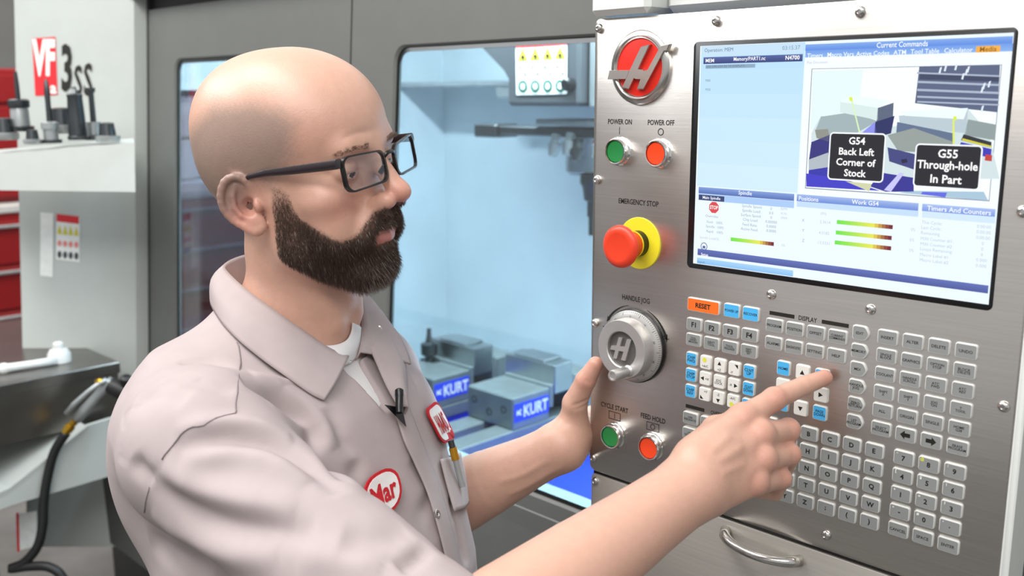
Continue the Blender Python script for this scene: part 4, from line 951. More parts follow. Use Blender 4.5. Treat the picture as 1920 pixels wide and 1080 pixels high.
    for _ in range(relax):
        verts = project(ce, verts, h)
        nbr = np.zeros_like(verts); c = np.zeros(len(verts))
        for a in range(4):
            w = verts[Fq[:, (a+1) % 4]]; c += np.bincount(Fq[:, a], minlength=len(verts))
            for i in range(3): nbr[:, i] += np.bincount(Fq[:, a], w[:, i], len(verts))
        verts = verts*.5+nbr/np.maximum(c, 1)[:, None]*.5
    verts = project(ce, verts, h)
    return verts, Fq
class CullEval:
    """the field near given points, each shape evaluated only where it matters"""
    def __init__(s, ops, pts, h, S=.024):
        q = np.floor((pts-pts.min(0))/S).astype(np.int64); n = q.max(0)+1; key = (q[:, 0]*n[1]+q[:, 1])*n[2]+q[:, 2]; un, inv = np.unique(key, return_inverse=True)
        c = pts.min(0)+(np.stack([un//(n[1]*n[2]), un//n[2] % n[1], un % n[2]], 1)+.5)*S; s.ops = ops; s.ix = []
        for op, fn, k in ops: s.ix.append(np.nonzero((fn(c) < S*.87*1.4+max(k, .018)+.008)[inv])[0] if op in 'us' else np.arange(len(pts)))
    def __call__(s, p):
        d = np.full(len(p), 1.0)
        for (op, fn, k), i in zip(s.ops, s.ix):
            if len(i) == 0: continue
            e = fn(p[i]); w = d[i]; d[i] = smin(w, e, k) if op == 'u' else smax(w, -e, k) if op == 's' else smax(w, e, k) if op == 'i' else w+e
        return d
def project(ce, v, h):
    """pull vertices onto the zero set"""
    e = h*.5; d = ce(v); G = np.stack([ce(v+np.eye(3)[i]*e)-d for i in range(3)], -1)/e
    return v-G*(np.clip(d, -h, h)/np.maximum((G*G).sum(-1), .2))[:, None]
def hits(ops, pts, d0=.6, d1=1.4, n=320):
    """first surface points along the sight lines through photo positions"""
    pts = np.asarray(pts, float); R = CAM_R*((pts[:, :1]-960)/F_PX)+CAM_D*((pts[:, 1:2]-540)/F_PX)+CAM_F; ds = np.linspace(d0, d1, n); out = []
    for r in np.array_split(R, max(1, len(R)//60)):
        p = CAM_C+ds[None, :, None]*r[:, None, :]; v = ev(ops, p); k = v < 0; i = np.where(k.any(1), k.argmax(1), np.abs(v).argmin(1)); i = np.maximum(i, 1); j = np.arange(len(r)); va, vb = v[j, i-1], v[j, i]
        t = np.where((va > 0) & (vb < 0), va/(va-vb+1e-12), 1.0)[:, None]; out.append(p[j, i-1]*(1-t)+p[j, i]*t)
    return np.concatenate(out)
def hit(ops, px, py, d0=.6, d1=1.4): return hits(ops, [(px, py)], d0, d1)[0]
def grad(ops, h, e=.002):
    g = np.stack([ev(ops, h+np.eye(3)[i]*e)-ev(ops, h-np.eye(3)[i]*e) for i in range(3)], -1); return g/(np.linalg.norm(g, axis=-1, keepdims=True)+1e-9)
def surf_pts(pts, ops, off):
    h = hits(ops, [(q[0], q[1]) for q in pts]); return list(h+grad(ops, h)*off)
# ------------------------------------------------------------------ head
CAMM = np.stack([CAM_R, CAM_D, CAM_F], 1)
HR = CAMM@np.array([[-0.4237, 0.8905, -0.166], [0.3135, -0.0278, -0.9492], [-0.8498, -0.4542, -0.2674]])
HF = Frame(CAM_C+CAMM@np.array([-0.21263, -0.11193, 1.0006]), HR)
def head_ops():
    H = HF; O = []
    u = lambda f, k=8: O.append(('u', f, k/1000)); s = lambda f, k=4: O.append(('s', f, k/1000))
    E_ = lambda c, r, rot=None: ell(c, r, H, rot); C_ = lambda a, b, ra, rb, flat=None: cone(a, b, ra, rb, H, flat)
    mir = lambda c: (-c[0], c[1], c[2])
    u(E_((0, -16, 46), (80, 96, 85)), 0)                      # skull
    u(E_((0, 21, 51), (70, 77, 68)), 30)                      # forehead
    u(E_((0, -24, 22), (68, 74, 64)), 25)
    u(E_((0, -40, 70), (56, 64, 54)), 20)                     # back of the head
    u(E_((0, 32, -22), (58, 50, 74)), 25)                     # face mass
    for sx in (1, -1):
        X = lambda c: (c[0]*sx, c[1], c[2])
        u(C_(X((56, 12, -12)), X((52, 14, -62)), 16, 16), 18)             # ramus of the jaw
        u(C_(X((52, 12, -58)), X((16, 56, -92)), 15, 16), 18)             # jaw line
        u(E_(X((45, 54, -16)), (22, 23, 18)), 16)                         # cheek bone
        u(E_(X((36, 54, -46)), (24, 22, 26)), 16)                         # cheek
    u(E_((0, 60, -91), (26, 18, 17)), 14)                                # chin
    u(E_((0, 66, -56), (29, 24, 28)), 14)                                # muzzle
    u(C_((-34, 80, 28), (34, 80, 28), 11, 11), 14)                       # brow ridge
    u(E_((0, 84, 28), (26, 13, 12)), 10)
    for sx in (1, -1):
        X = lambda c: (c[0]*sx, c[1], c[2])
        s(E_(X((32, 94, 9)), (17, 15, 12)), 10)                           # eye socket
        u(E_(X((31.5, 74, 9)), (15.5, 12.5, 12.5)), 3)                    # lids over the eye
        s(C_(X((22, 88.0, 4.2)), X((41, 83.5, 4.8)), 2.0, 1.8), 1.2)            # lid slit
    u(C_((0, 90, 20), (0, 107, -16), 8, 9.5), 9)                          # nose bridge
    u(E_((0, 112, -22), (10.5, 11, 10)), 7)                              # tip
    for sx in (1, -1):
        X = lambda c: (c[0]*sx, c[1], c[2])
        u(E_(X((12, 101, -27.5)), (8.2, 11, 9)), 3.2)
        s(E_(X((6, 107, -36)), (3.6, 6, 4)), 2)
        u(C_(X((13, 90, -30)), X((28, 78, -56)), 6, 7), 12)               # fold from nose to mouth
    u(chain([(-24, 73, -61), (-12, 84, -57.5), (0, 88, -56.5), (12, 84, -57.5), (24, 73, -61)], [2, 4, 4.2, 4, 2], H), 4)
    u(chain([(-21, 74, -63), (-10, 83, -65.5), (0, 86, -66.5), (10, 83, -65.5), (21, 74, -63)], [2, 4.6, 5, 4.6, 2], H), 4)
    s(chain([(-25, 75, -61.5), (-12, 88, -61), (0, 93, -61), (12, 88, -61), (25, 75, -61.5)], [.8, 1.0, 1.0, 1.0, .8], H), 2)
    # neck
    u(chain([(0, -14, -20), (0, -24, -70), (0, -42, -130), (0, -52, -175)], [50, 53, 54, 62], H, .02), 20)
    u(C_((50, -2, -40), (18, 8, -150), 12, 10), 22); u(C_((-50, -2, -40), (-18, 8, -150), 12, 10), 22)
    u(E_((0, 14, -124), (13, 10, 16)), 14)
    # ears
    for sx in (1, -1):
        Re = np.array([[.78*sx, -.62*sx, 0], [-.62, -.78, 0], [0, 0, 1]]).T      # local: x out-normal, y along (backwards), z up
        # ear frame: n normal (outwards and forwards), t towards the back, up tilted backwards
        n_ = np.array([.80*sx, .60, 0.0]); t_ = np.array([.60*sx, -.80, 0.0]); z_ = np.array([0.03*sx, -.10, .99]); z_ /= np.linalg.norm(z_)
        t_ -= z_*(t_@z_); t_ /= np.linalg.norm(t_); n_ = np.cross(t_, z_)*(1); n_ = n_ if n_@np.array([sx, 0, 0]) > 0 else -n_
        EF = Frame(H.w((75*sx, -4, -5)), H.R@np.stack([t_, n_, z_], 1), .00092)
        e = lambda c, r, rot=None: ell(c, r, EF, rot)
        O.append(('u', e((15, 0, 4), (20, 6, 28)), .006)); O.append(('u', e((8, 2, -24), (11, 5, 12)), .006))
        O.append(('s', e((14, 9, 3), (13.5, 8.5, 20)), .003))
        O.append(('u', chain(spline([(0, 2, 12), (3, 5, 24), (12, 6, 31), (23, 6, 28), (31, 5.5, 16), (33, 5, 2), (28, 4, -12), (19, 3.5, -22), (10, 3, -30), (2, 2, -28)], 2), [2.5, 3, 3.4, 3.6, 3.8, 3.9, 4, 3.9, 3.8, 3.6, 3.4, 3.3, 3.2, 3.3, 3.4, 4, 4.5, 4.3, 4], EF, .001), .0025))
        O.append(('u', chain([(14, 2.5, 22), (20, 3, 12), (22, 3, 0), (18, 3.5, -10), (10, 3, -16)], [2.4, 3, 3, 3, 2.6], EF, .001), .003))
        O.append(('s', e((8, 4, -3), (8, 8, 9)), .003))
        O.append(('u', e((-1, 4, -5), (4, 4.5, 6.5)), .003))
    return O
# ------------------------------------------------------------------ body: torso frame and arms
_f = CAMM@np.array([.87, 0, -.49]); _f[2] = 0; _f /= np.linalg.norm(_f); _r = np.array([_f[1], -_f[0], 0])
TF = Frame(P(530, 640, 1.05), np.stack([_r, _f, [0, 0, 1]], 1))
def tower(rows, F):
    """elliptic stack: rows (z, cy, half width, depth in front, depth behind)"""
    R_ = np.array(sorted(rows)); zs = R_[:, 0]
    def f(p):
        q = F.loc(p); z = q[..., 2]; cy, a, bf, bb = [np.interp(z, zs, R_[:, i]) for i in (1, 2, 3, 4)]
        y = q[..., 1]-cy; b = np.where(y > 0, bf, bb); k = np.sqrt((q[..., 0]/a)**2+(y/b)**2)+1e-6
        d = (k-1)*np.minimum(a, b)*np.where(k < 1, 1, 1.0)
        dz = np.maximum(z-zs[-1], zs[0]-z)
        return np.maximum(d, dz)*.85*F.sc
    return f
SJ = P(375, 838, .885); EL = P(842, 1240, .751); WR = P(1300, 911, .868)
SJL = TF.w((-158, -6, -78)); ELL = P(778, 972, 1.27); WRL = P(1055, 836, 1.200)
def torso_ops(g=0.0):
    """shirt body; g shrinks it (mm) for the body underneath"""
    O = []
    T = [(-20, 0, 120, 82, 86), (-60, 8, 162, 104, 112), (-100, 18, 178, 116, 132), (-150, 34, 186, 124, 150), (-200, 50, 190, 130, 166), (-260, 62, 192, 134, 180), (-330, 66, 190, 138, 178), (-420, 62, 186, 140, 168), (-520, 52, 180, 138, 156), (-600, 46, 184, 136, 150)]
    O.append(('u', tower([(z, c, a-g, f-g, b-g) for z, c, a, f, b in T], TF), 0))
    for sx in (1, -1):
        O.append(('u', cone((20*sx, -14, -8), (146*sx, -6, -62), 60-g, 48-g, TF), .05))
        O.append(('u', ell((70*sx, 60, -110), (85-g, 60-g, 70-g), TF), .04))
    O.append(('u', ell((70, -60, -110), (95-g, 74-g, 110-g), TF), .05)); O.append(('u', ell((-70, -60, -110), (90-g, 70-g, 110-g), TF), .05))
    return O
def arm_ops(g=0.0):
    O = []
    d = EL-SJ; s = SJ+d*.97
    O.append(('u', cone(SJ+d*.03, s, (.061-g/1000), (.062-g/1000)), .05))
    O.append(('u', cone(TF.w((120, -12, -60)), SJ, .048-g/1000, .054-g/1000), .05))
    d2 = ELL-SJL
    O.append(('u', cone(SJL, SJL+d2*.55, .048-g/1000, .052-g/1000), .04))
    return O
def shirt_ops():
    O = torso_ops()+arm_ops()
    return O

def skin_ops():
    O = head_ops()
    u = lambda f, k: O.append(('u', f, k))
    for op in torso_ops(18.0): O.append((op[0], op[1], .04 if op[2] == 0 else op[2]))
    # right arm
    ax = np.cross(WR-EL, CAM_F); ax /= np.linalg.norm(ax)
    u(cone(TF.w((120, -8, -66)), SJ, .034, .046), .03); u(cone(SJ, EL, .047, .043), .03)
    fo = WR-EL
    u(chain([EL, EL+fo*.22, EL+fo*.5, EL+fo*.8, WR], [.043, .0445, .0395, .0325, .0295]), .02)
    u(cone(EL+fo*.1, EL+fo*.5, .030, .022), .02)
    # left arm
    u(cone(TF.w((-110, -8, -66)), SJL, .030, .036), .03); u(cone(SJL, ELL, .036, .042), .03)
    fl = WRL-ELL
    u(chain([ELL, ELL+fl*.25, ELL+fl*.5, ELL+fl*.8, WRL], [.044, .0475, .0415, .0325, .0300]), .02)
    for f, k in right_hand()+left_hand(): u(f, k)
    return O
def pol(pts, rad, k=.002): return chain([P(*q) for q in pts], [r/1000 for r in rad], WF, k)
def right_hand():
    H = []
    mcp = {'i': (1392, 786, .905), 'm': (1424, 816, .898), 'r': (1428, 862, .890), 'p': (1414, 905, .884)}
    H.append((cone(WR, P(1345, 852, .880), .029, .022), .012))
    H.append((cone(P(1310, 862, .872), P(*mcp['i']), .022, .0125), .010)); H.append((cone(P(1322, 885, .868), P(*mcp['m']), .021, .0122), .007))
    H.append((cone(P(1330, 908, .868), P(*mcp['r']), .020, .0118), .007)); H.append((cone(P(1335, 925, .872), P(*mcp['p']), .019, .0112), .008))
    H.append((cone(P(1350, 880, .898), P(1410, 850, .912), .020, .018), .02))          # palm side
    H.append((pol([mcp['i'], (1452, 748, .921), (1506, 724, .939), (1546, 708, .950)], [12.5, 10.6, 9.2, 7.8]), .009))
    H.append((pol([mcp['m'], (1478, 806, .930), (1470, 838, .956), (1438, 842, .955)], [12.5, 10.6, 9.4, 8.2]), .006))
    H.append((pol([mcp['r'], (1480, 852, .924), (1468, 882, .948), (1436, 884, .944)], [12.2, 10.2, 9.0, 8.0]), .005))
    H.append((pol([mcp['p'], (1464, 897, .914), (1452, 922, .932), (1424, 920, .928)], [11.5, 9.4, 8.4, 7.5]), .005))
    for q, r in ((mcp['i'], .0128), (mcp['m'], .0128), (mcp['r'], .0122), (mcp['p'], .0115)): H.append((ell(P(q[0]+2, q[1]-3, q[2]-.003), (r, r, r)), .005))
    for q, r in (((1478, 806, .927), .0108), ((1480, 852, .921), .0104), ((1464, 897, .911), .0096), ((1452, 748, .919), .0108)): H.append((ell(P(*q), (r, r, r)), .004))
    H.append((pol([(1308, 856, .885), (1342, 806, .915), (1392, 806, .950), (1432, 812, .958)], [17, 13.5, 11, 9]), .012))   # thumb behind the palm
    return H
def left_hand():
    H = []
    H.append((cone(WRL, P(1076, 818, 1.215), .030, .024), .012))
    # thumb: base, knuckle, joint, tip resting over the plate's edge
    H.append((pol([(1075, 806, 1.205), (1078, 756, 1.186), (1098, 713, 1.168), (1117, 683, 1.160)], [20, 14.8, 11.8, 9.4], .004), .014))
    # palm along the side of the housing, four fingers wrapped round its back
    for i, (py, zz) in enumerate(((770, 0), (796, 0), (822, 0), (846, 0))):
        kn = np.array([-.178, .098, on_y(1085, py, .05)[2]+.004]); rr = (.0112, .0115, .011, .0098)[i]
        H.append((cone(P(1082, 800+9*i, 1.222), kn, .018, .0135), .012))
        H.append((chain([kn, kn+np.array([.030, .006, .004]), kn+np.array([.068, -.006, .002]), kn+np.array([.088, -.010, 0])], [.0128, rr, rr*.92, rr*.8]), .004))
    return H
# ------------------------------------------------------------------ the man
def mesh_obj(name, V, Fq, m, parent=None, loc=None, cols=None, smooth=True, mats=None, mi=None):
    V = np.asarray(V, float); loc = np.array(loc if loc is not None else (V.min(0)+V.max(0))/2)
    me = bpy.data.meshes.new(name); W = (V-loc).astype(np.float32); Fq = np.asarray(Fq, np.int32); nf, k = Fq.shape
    me.vertices.add(len(W)); me.vertices.foreach_set('co', W.ravel()); me.loops.add(nf*k); me.loops.foreach_set('vertex_index', Fq.ravel())
    me.polygons.add(nf); me.polygons.foreach_set('loop_start', np.arange(0, nf*k, k, dtype=np.int32)); me.update(calc_edges=True); me.validate()
    me.polygons.foreach_set('use_smooth', np.full(len(me.polygons), smooth))
    for q in (mats or [m]): me.materials.append(q)
    if mi is not None: me.polygons.foreach_set('material_index', np.asarray(mi, np.int32))
    if cols is not None:
        at = me.color_attributes.new('col', 'FLOAT_COLOR', 'POINT'); c = np.ones((len(W), 4), np.float32); c[:, :3] = cols; at.data.foreach_set('color', c.ravel())
    me.update(); return link(name, me, loc, parent)
def vnormals(V, Fq):
    n = np.cross(V[Fq[:, 2]]-V[Fq[:, 0]], V[Fq[:, 3]]-V[Fq[:, 1]]); N = np.zeros_like(V)
    for i in range(4): np.add.at(N, Fq[:, i], n)
    return N/np.maximum(np.linalg.norm(N, axis=1, keepdims=True), 1e-12)
def sdpoly(p, poly):
    """signed distance to a 2-d polygon, negative inside"""
    poly = np.asarray(poly, float); n = len(poly); d = np.full(len(p), 1e9); ins = np.zeros(len(p), bool)
    for i in range(n):
        a, b_ = poly[i], poly[(i+1) % n]; e = b_-a; w = p-a; t = np.clip(w@e/(e@e), 0, 1); d = np.minimum(d, ((w-t[:, None]*e)**2).sum(1))
        c1 = (a[1] > p[:, 1]) != (b_[1] > p[:, 1]); x = (b_[0]-a[0])*(p[:, 1]-a[1])/(b_[1]-a[1]+1e-12)+a[0]; ins ^= c1 & (p[:, 0] < x)
    return np.where(ins, -1, 1)*np.sqrt(d)
def sstep(a, b_, x): t = np.clip((x-a)/(b_-a), 0, 1); return t*t*(3-2*t)
def stroke(V, N, pts, amp, wid, ops=None, fade=.25):
    """fold: displaces along the normal near a line laid on the surface"""
    q = hits(ops or SHO, pts); q = np.array(spline(q, 6)); n = len(q); d2 = np.full(len(V), 1e9); tt = np.zeros(len(V))
    for i in range(n-1):
        a, e = q[i], q[i+1]-q[i]; w = V-a; t = np.clip(w@e/(e@e+1e-12), 0, 1); d = ((w-t[:, None]*e)**2).sum(1); k = d < d2; d2[k] = d[k]; tt[k] = (i+t[k])/(n-1)
    f = np.exp(-d2/(wid/1000)**2)*np.clip(tt/fade, 0, 1)**.7*np.clip((1-tt)/fade, 0, 1)**.7
    return V+N*(f*amp/1000)[:, None]
SK = skin_ops(); HO = head_ops(); SHO = shirt_ops(); TO = torso_ops()
def hl(px, py): return HF.loc(hit(HO, px, py, .8, 1.2))
FEET = np.array([*TF.w((0, 20, 0))[:2], 0.0])
V, Q = surf(SK, (-.98, -.62, .80), (.22, .30, 1.72), 0.0020)
# albedo of the skin: redness, shaved hair, beard root, lips
L_ = HF.loc(V); near_head = (np.abs(L_[:, 0]) < 110) & (L_[:, 2] > -135) & (L_[:, 1] > -120) & (L_[:, 1] < 140) & (L_[:, 2] < 160)
lc = lambda c: np.array(lin(c)[:3])
SKIN, RED, STUB, BEARD, LIP = lc('cda18d'), lc('c27264'), lc('86766c'), lc('5a4034'), lc('ad6660')
col = np.tile(SKIN, (len(V), 1))
def blend(w, c, a=1.0):
    w = (w*a)[:, None]; col[:] = col*(1-w)+np.asarray(c)*w
g3 = lambda c, r: np.exp(-(((L_-np.array(c))/np.array(r))**2).sum(1))*near_head
blend(g3((0, 112, -24), (16, 14, 14)), RED, .65)
for sx in (1, -1):
    blend(g3((42*sx, 66, -22), (22, 30, 18)), RED, .40); blend(g3((92*sx, -20, 0), (26, 26, 34)), RED, .75)
    blend(g3((60*sx, 40, 48), (30, 40, 22)), RED, .22)
cheek = [(508, 352), (526, 352), (542, 368), (561, 409), (600, 433), (638, 452), (662, 446), (677, 428), (697, 398), (722, 388)]
lower = [(556, 503), (590, 518), (619, 527)]
rear = [(522, 479), (515, 426), (509, 370)]
hls = lambda qs: [tuple(q[1:]) for q in HF.loc(hits(HO, qs, .8, 1.2))]
cyz = hls(cheek); lyz = hls(lower); ryz = hls(rear)
poly = cyz+[(112, -40), (140, -40), (140, -150), (58, -128)]+lyz[::-1]+ryz
sd = sdpoly(L_[:, 1:], poly); sd = np.where(near_head, sd, 99)
lipm = (np.abs(L_[:, 0]) < 21) & (L_[:, 1] > 74) & (L_[:, 2] < -57.5) & (L_[:, 2] > -70)
lipw = lipm*sstep(22, 16, np.abs(L_[:, 0]))
noi = np.sin(L_[:, 0]*.9)*np.sin(L_[:, 1]*1.1+1)*np.sin(L_[:, 2]*1.0+2)*2
bw = sstep(2.5, -4, sd+noi)
spoly = hls(((366, 232), (402, 196), (474, 190), (528, 204), (556, 232), (552, 292), (522, 330), (505, 350), (480, 335)))+[(-10, -5), (-40, -45), (-95, -40), (-130, 40)]
ss = sdpoly(L_[:, 1:], spoly); blend(sstep(12, -14, np.where(near_head, ss, 99)+noi*1.5), STUB, .78)
blend(bw*(1-lipw)*np.interp(L_[:, 2], [-40, 0], [1, .45]), BEARD, .82); blend(lipw, LIP, .8)
hand = np.zeros(len(V))
for q in ((1392, 786, .900), (1424, 816, .890), (1428, 862, .882), (1414, 905, .876), (1478, 806, .925), (1480, 852, .918), (1464, 897, .908), (1452, 748, .915), (1546, 708, .950), (1117, 683, 1.158), (1098, 713, 1.160)):
    hand = np.maximum(hand, np.exp(-((V-P(*q))**2).sum(1)/.014**2))
blend(hand, RED, .38)
NV = vnormals(V, Q)
FACE = [([(699, 382), (704, 366), (716, 352)], -1.2, 3), ([(645, 364), (668, 374), (704, 368)], -.9, 2.6), ([(738, 386), (716, 402), (702, 424)], -1.0, 4), ([(640, 262), (668, 250), (700, 246)], -.8, 3), ([(600, 322), (622, 330)], -.7, 2), ([(1070, 762), (1090, 755), (1106, 744)], -1.3, 2.2), ([(1072, 768), (1092, 763), (1106, 754)], -.9, 2), ([(1096, 712), (1108, 718)], -.8, 1.8),
 ([(1330, 850), (1370, 815)], 1.0, 4), ([(1345, 868), (1395, 835)], 1.0, 4), ([(1350, 890), (1400, 868)], 1.0, 4), ([(930, 905), (980, 890), (1030, 862)], 1.2, 4), ([(950, 930), (1000, 905), (1060, 872)], 1.2, 5)]
for pts, a, w in FACE: V = stroke(V, NV, pts, a, w, SK)
SKM = mat('skin', 'ffffff', .38, 0, .055, 130, .22, 650, sss=.12, attr='col', spec=.4)
man = mesh_obj('person', V, Q, SKM, None, FEET, col)
tag(man, 'bald bearded man in a pale work shirt pointing at the keypad', 'person')
# ---- eyes
EYE = mat('eye_white', 'e6ded6', .2, 0, .03); IRIS = mat('iris', '3c2a1e', .2)
for sx in (1, -1):
    b = MB(); b.lathe(HF.w((31.5*sx, 73.4, 8)), HR@np.array([0, 1.0, -.25]), [(11.9e-3*math.cos(t*math.pi/14-math.pi/2), 11.9e-3*math.sin(t*math.pi/14-math.pi/2)) for t in range(0, 15)], 18); e = b.build('eyeball', EYE, man, smooth=True)
    ax = HR@np.array([0, .92, -.36]); ax /= np.linalg.norm(ax)
    b = MB(); b.lathe(HF.w((31.5*sx, 73.4, 8)), ax, [(.0056, .0104), (.0054, .0110), (.003, .0119), (.0003, .0121)], 16); b.build('iris', IRIS, e, smooth=True)
# ---- beard, moustache, brows: short tapered hairs
def hairs(name, mats, pts, dirs, lens, rads, mi, parent, seg=2, bend=None):
    n = len(pts); t = np.cross(dirs, np.random.randn(n, 3)); t /= np.linalg.norm(t, axis=1, keepdims=True); w = np.cross(dirs, t); vs = []; fs = []
    m_ = 3*seg+1; Vh = np.zeros((n, m_, 3))
    for s in range(seg):
        c = pts+dirs*(lens*s/seg)[:, None]+(bend*(lens*(s/seg)**2)[:, None] if bend is not None else 0)
        for j in range(3):
            a = 2*math.pi*j/3; Vh[:, 3*s+j] = c+(t*math.cos(a)+w*math.sin(a))*(rads*(1-.45*s/seg))[:, None]
    Vh[:, -1] = pts+dirs*lens[:, None]+(bend*lens[:, None] if bend is not None else 0)
    T = []
    for s in range(seg-1):
        for j in range(3): k = (j+1) % 3; T += [(3*s+j, 3*s+k, 3*s+3+k), (3*s+j, 3*s+3+k, 3*s+3+j)]
    for j in range(3): T.append((3*(seg-1)+j, 3*(seg-1)+(j+1) % 3, m_-1))
    T = np.array(T); Fa = (np.arange(n)[:, None, None]*m_+T[None]).reshape(-1, 3); M_ = np.repeat(mi, len(T))
    return mesh_obj(name, Vh.reshape(-1, 3), Fa, None, parent, None, None, True, mats, M_)
N_ = vnormals(V, Q); fc = Q[:, 0]; area_w = np.ones(len(Q))
rng = np.random.default_rng(3)
def sample(mask, n):
    f = np.nonzero(mask[Q].all(1))[0]; f = rng.choice(f, n); a = rng.random((n, 2)); v = V[Q[f]]; p = (v[:, 0]*((1-a[:, :1])*(1-a[:, 1:]))+v[:, 1]*(a[:, :1]*(1-a[:, 1:]))+v[:, 2]*(a[:, :1]*a[:, 1:])+v[:, 3]*((1-a[:, :1])*a[:, 1:])); return p, N_[Q[f, 0]], L_[Q[f, 0]], f
HB = mat('beard_hair', '5a463a', .5, 0, .15, 300); HG = mat('grey_beard_hair', 'b3a79b', .5, 0, .1, 300)
bm = (sd < .8) & (lipw < .3)
p_, n_, l_, f_ = sample(bm, 23000)
kp = rng.random(len(p_)) < np.interp(l_[:, 2], [-45, -15, 8], [1, .75, .22]); p_, n_, l_, f_ = p_[kp], n_[kp], l_[kp], f_[kp]
sdv = sd[Q[f_, 0]]
ln = np.interp(l_[:, 2], [-115, -95, -75, -50, -20, 5], [11, 10.5, 8, 6, 4.2, 2.5])/1000*(.75+.5*rng.random(len(p_)))*np.clip(.45-.09*sdv, .45, 1.0)
ln *= np.where((l_[:, 2] > -58) & (l_[:, 1] > 70), .85, 1)
dn = HR@np.array([0, .15, -1.0]); side = np.sign(l_[:, :1])*(HR@np.array([1.0, 0, 0]))[None]
d_ = n_*.62+dn*.75+side*.18*((l_[:, 2:] > -62) & (l_[:, 1:2] > 75))+rng.normal(0, .16, (len(p_), 3)); d_ /= np.linalg.norm(d_, axis=1, keepdims=True)
greyp = np.clip(np.interp(l_[:, 2], [-110, -92, -70], [.34, .16, .03])*(np.abs(l_[:, 0]) < 24), .03, 1)
bd = hairs('beard', [HB, HG], p_-n_*.0006, d_, ln, np.full(len(p_), .00021), (rng.random(len(p_)) < greyp).astype(int), man, 2, np.tile(dn*.22, (len(p_), 1)))
tag(bd, 'short dark brown beard and moustache', kind='stuff')
brow = (np.abs(np.abs(L_[:, 0])-31) < 18) & (np.abs(L_[:, 2]-(29+.0*L_[:, 0]-.006*(np.abs(L_[:, 0])-30)**2)) < 3.4) & (L_[:, 1] > 70) & near_head
p_, n_, l_, f_ = sample(brow, 420); d_ = n_*.35+np.sign(l_[:, :1])*(HR@np.array([1.0, 0, 0]))+(HR@np.array([0, 0, .25]))+rng.normal(0, .15, (420, 3)); d_ /= np.linalg.norm(d_, axis=1, keepdims=True)
eb = hairs('eyebrows', [mat('eyebrow_hair', '7a6252', .5)], p_-n_*.0004, d_, np.full(420, .007), np.full(420, .00014), np.zeros(420, int), man, 2); tag(eb, kind='stuff')
# ---- shirt
SHIRT = mat('shirt_cloth', 'aea1a0', .85, 0, .03, 40, .12, 1600, spec=.2)
SEAM = mat('shirt_stitching', '857a7b', .9)
OPEN = list(SHO)
nk = chain([HF.w((0, -48, -190)), HF.w((0, -36, -130)), HF.w((0, -20, -70))], [.066, .063, .064]); OPEN.append(('s', nk, .004))
vA, vB = hit(SHO, 655, 690), hit(SHO, 728, 775)
OPEN.append(('s', cone(HF.w((0, 25, -140)), hit(SHO, 664, 684), .044, .012), .006)); OPEN.append(('s', cone(hit(SHO, 668, 686), hit(SHO, 724, 768), .012, .003), .003))
OPEN.append(('i', plane(TF.w((0, 0, -560)), (0, 0, -1)), .002))
dr = (EL-SJ)/np.linalg.norm(EL-SJ); OPEN.append(('s', both(cone(EL-dr*.12, EL+dr*.05, .050, .05), neg(plane(SJ+(EL-SJ)*.985, dr))), .002))
VS, QS = surf(OPEN, (-.98, -.62, .76), (.16, .30, 1.50), 0.0034, relax=2)
NS = vnormals(VS, QS)
FOLDS = [([(452, 713), (500, 738), (547, 769), (590, 815), (625, 870), (650, 905)], -9, 11), ([(470, 700), (530, 735), (580, 775), (630, 840)], 5, 12),
 ([(330, 838), (390, 822), (450, 820), (520, 835), (590, 880), (640, 930)], -7, 10), ([(330, 815), (400, 800), (470, 800), (550, 825)], 6, 12), ([(340, 865), (430, 850), (510, 865), (580, 905)], 5, 12),
 ([(278, 893), (339, 945), (422, 978), (500, 990), (590, 1000)], -8, 13), ([(300, 880), (370, 920), (450, 945), (550, 965)], 6, 14), ([(283, 960), (345, 1000), (430, 1035), (520, 1045)], 5, 14),
 ([(278, 1010), (330, 1045), (400, 1070)], -7, 12), ([(335, 680), (390, 672), (440, 690)], -4, 10), ([(310, 715), (380, 718), (440, 735)], -3, 10), ([(250, 860), (268, 885), (285, 900)], -5, 9),
 ([(745, 1066), (775, 1048), (805, 1024)], -7, 8), ([(640, 1010), (700, 1015), (770, 1000)], -4, 14), ([(560, 1040), (640, 1050), (720, 1060)], 4, 14),
 ([(612, 765), (640, 820), (668, 880), (690, 940)], -4, 10), ([(770, 860), (800, 950), (830, 1050)], -3, 10), ([(845, 930), (862, 990), (876, 1060)], -5, 8), ([(755, 640), (775, 700), (795, 740)], -3, 8),
 ([(250, 760), (300, 742), (350, 750)], -3, 12)]
for pts, a, w in FOLDS: VS = stroke(VS, NS, pts, a*1.25, w)
VS += NS*(np.sin(VS@np.array([31, 17, 9.])+2)*np.sin(VS@np.array([-14, 26, 12.]))*.0012)[:, None]
shirt = mesh_obj('work_shirt', VS, QS, SHIRT, man); tag(shirt, 'pale mauve-grey short sleeved work shirt')
def dense(pts, n=5):
    return [tuple(q) for q in spline([np.array([x, y, 0.]) for x, y in pts], n)]
def seamline(pts, ops=SHO, r=.0007, off=.0004, name='seam', m=SEAM):
    b = MB(); q = surf_pts([(p[0], p[1]) for p in dense(pts)], ops, off)
    # follow the folded cloth: nearest shirt vertex
    q = [VS[np.argmin(((VS-p)**2).sum(1))] if np.min(((VS-p)**2).sum(1)) < .012**2 else p for p in q]
    qq = np.array(q); qq[1:-1] = (qq[:-2]+2*qq[1:-1]+qq[2:])/4
    b.tube(list(qq+np.array([-CAM_F*.0006])), r, 6); return b.build(name, m, shirt, smooth=True)
seamline([(447, 641), (450, 690), (445, 735), (442, 778)]); seamline([(442, 780), (383, 797), (339, 815), (303, 862)]); seamline([(276, 915), (270, 960)])
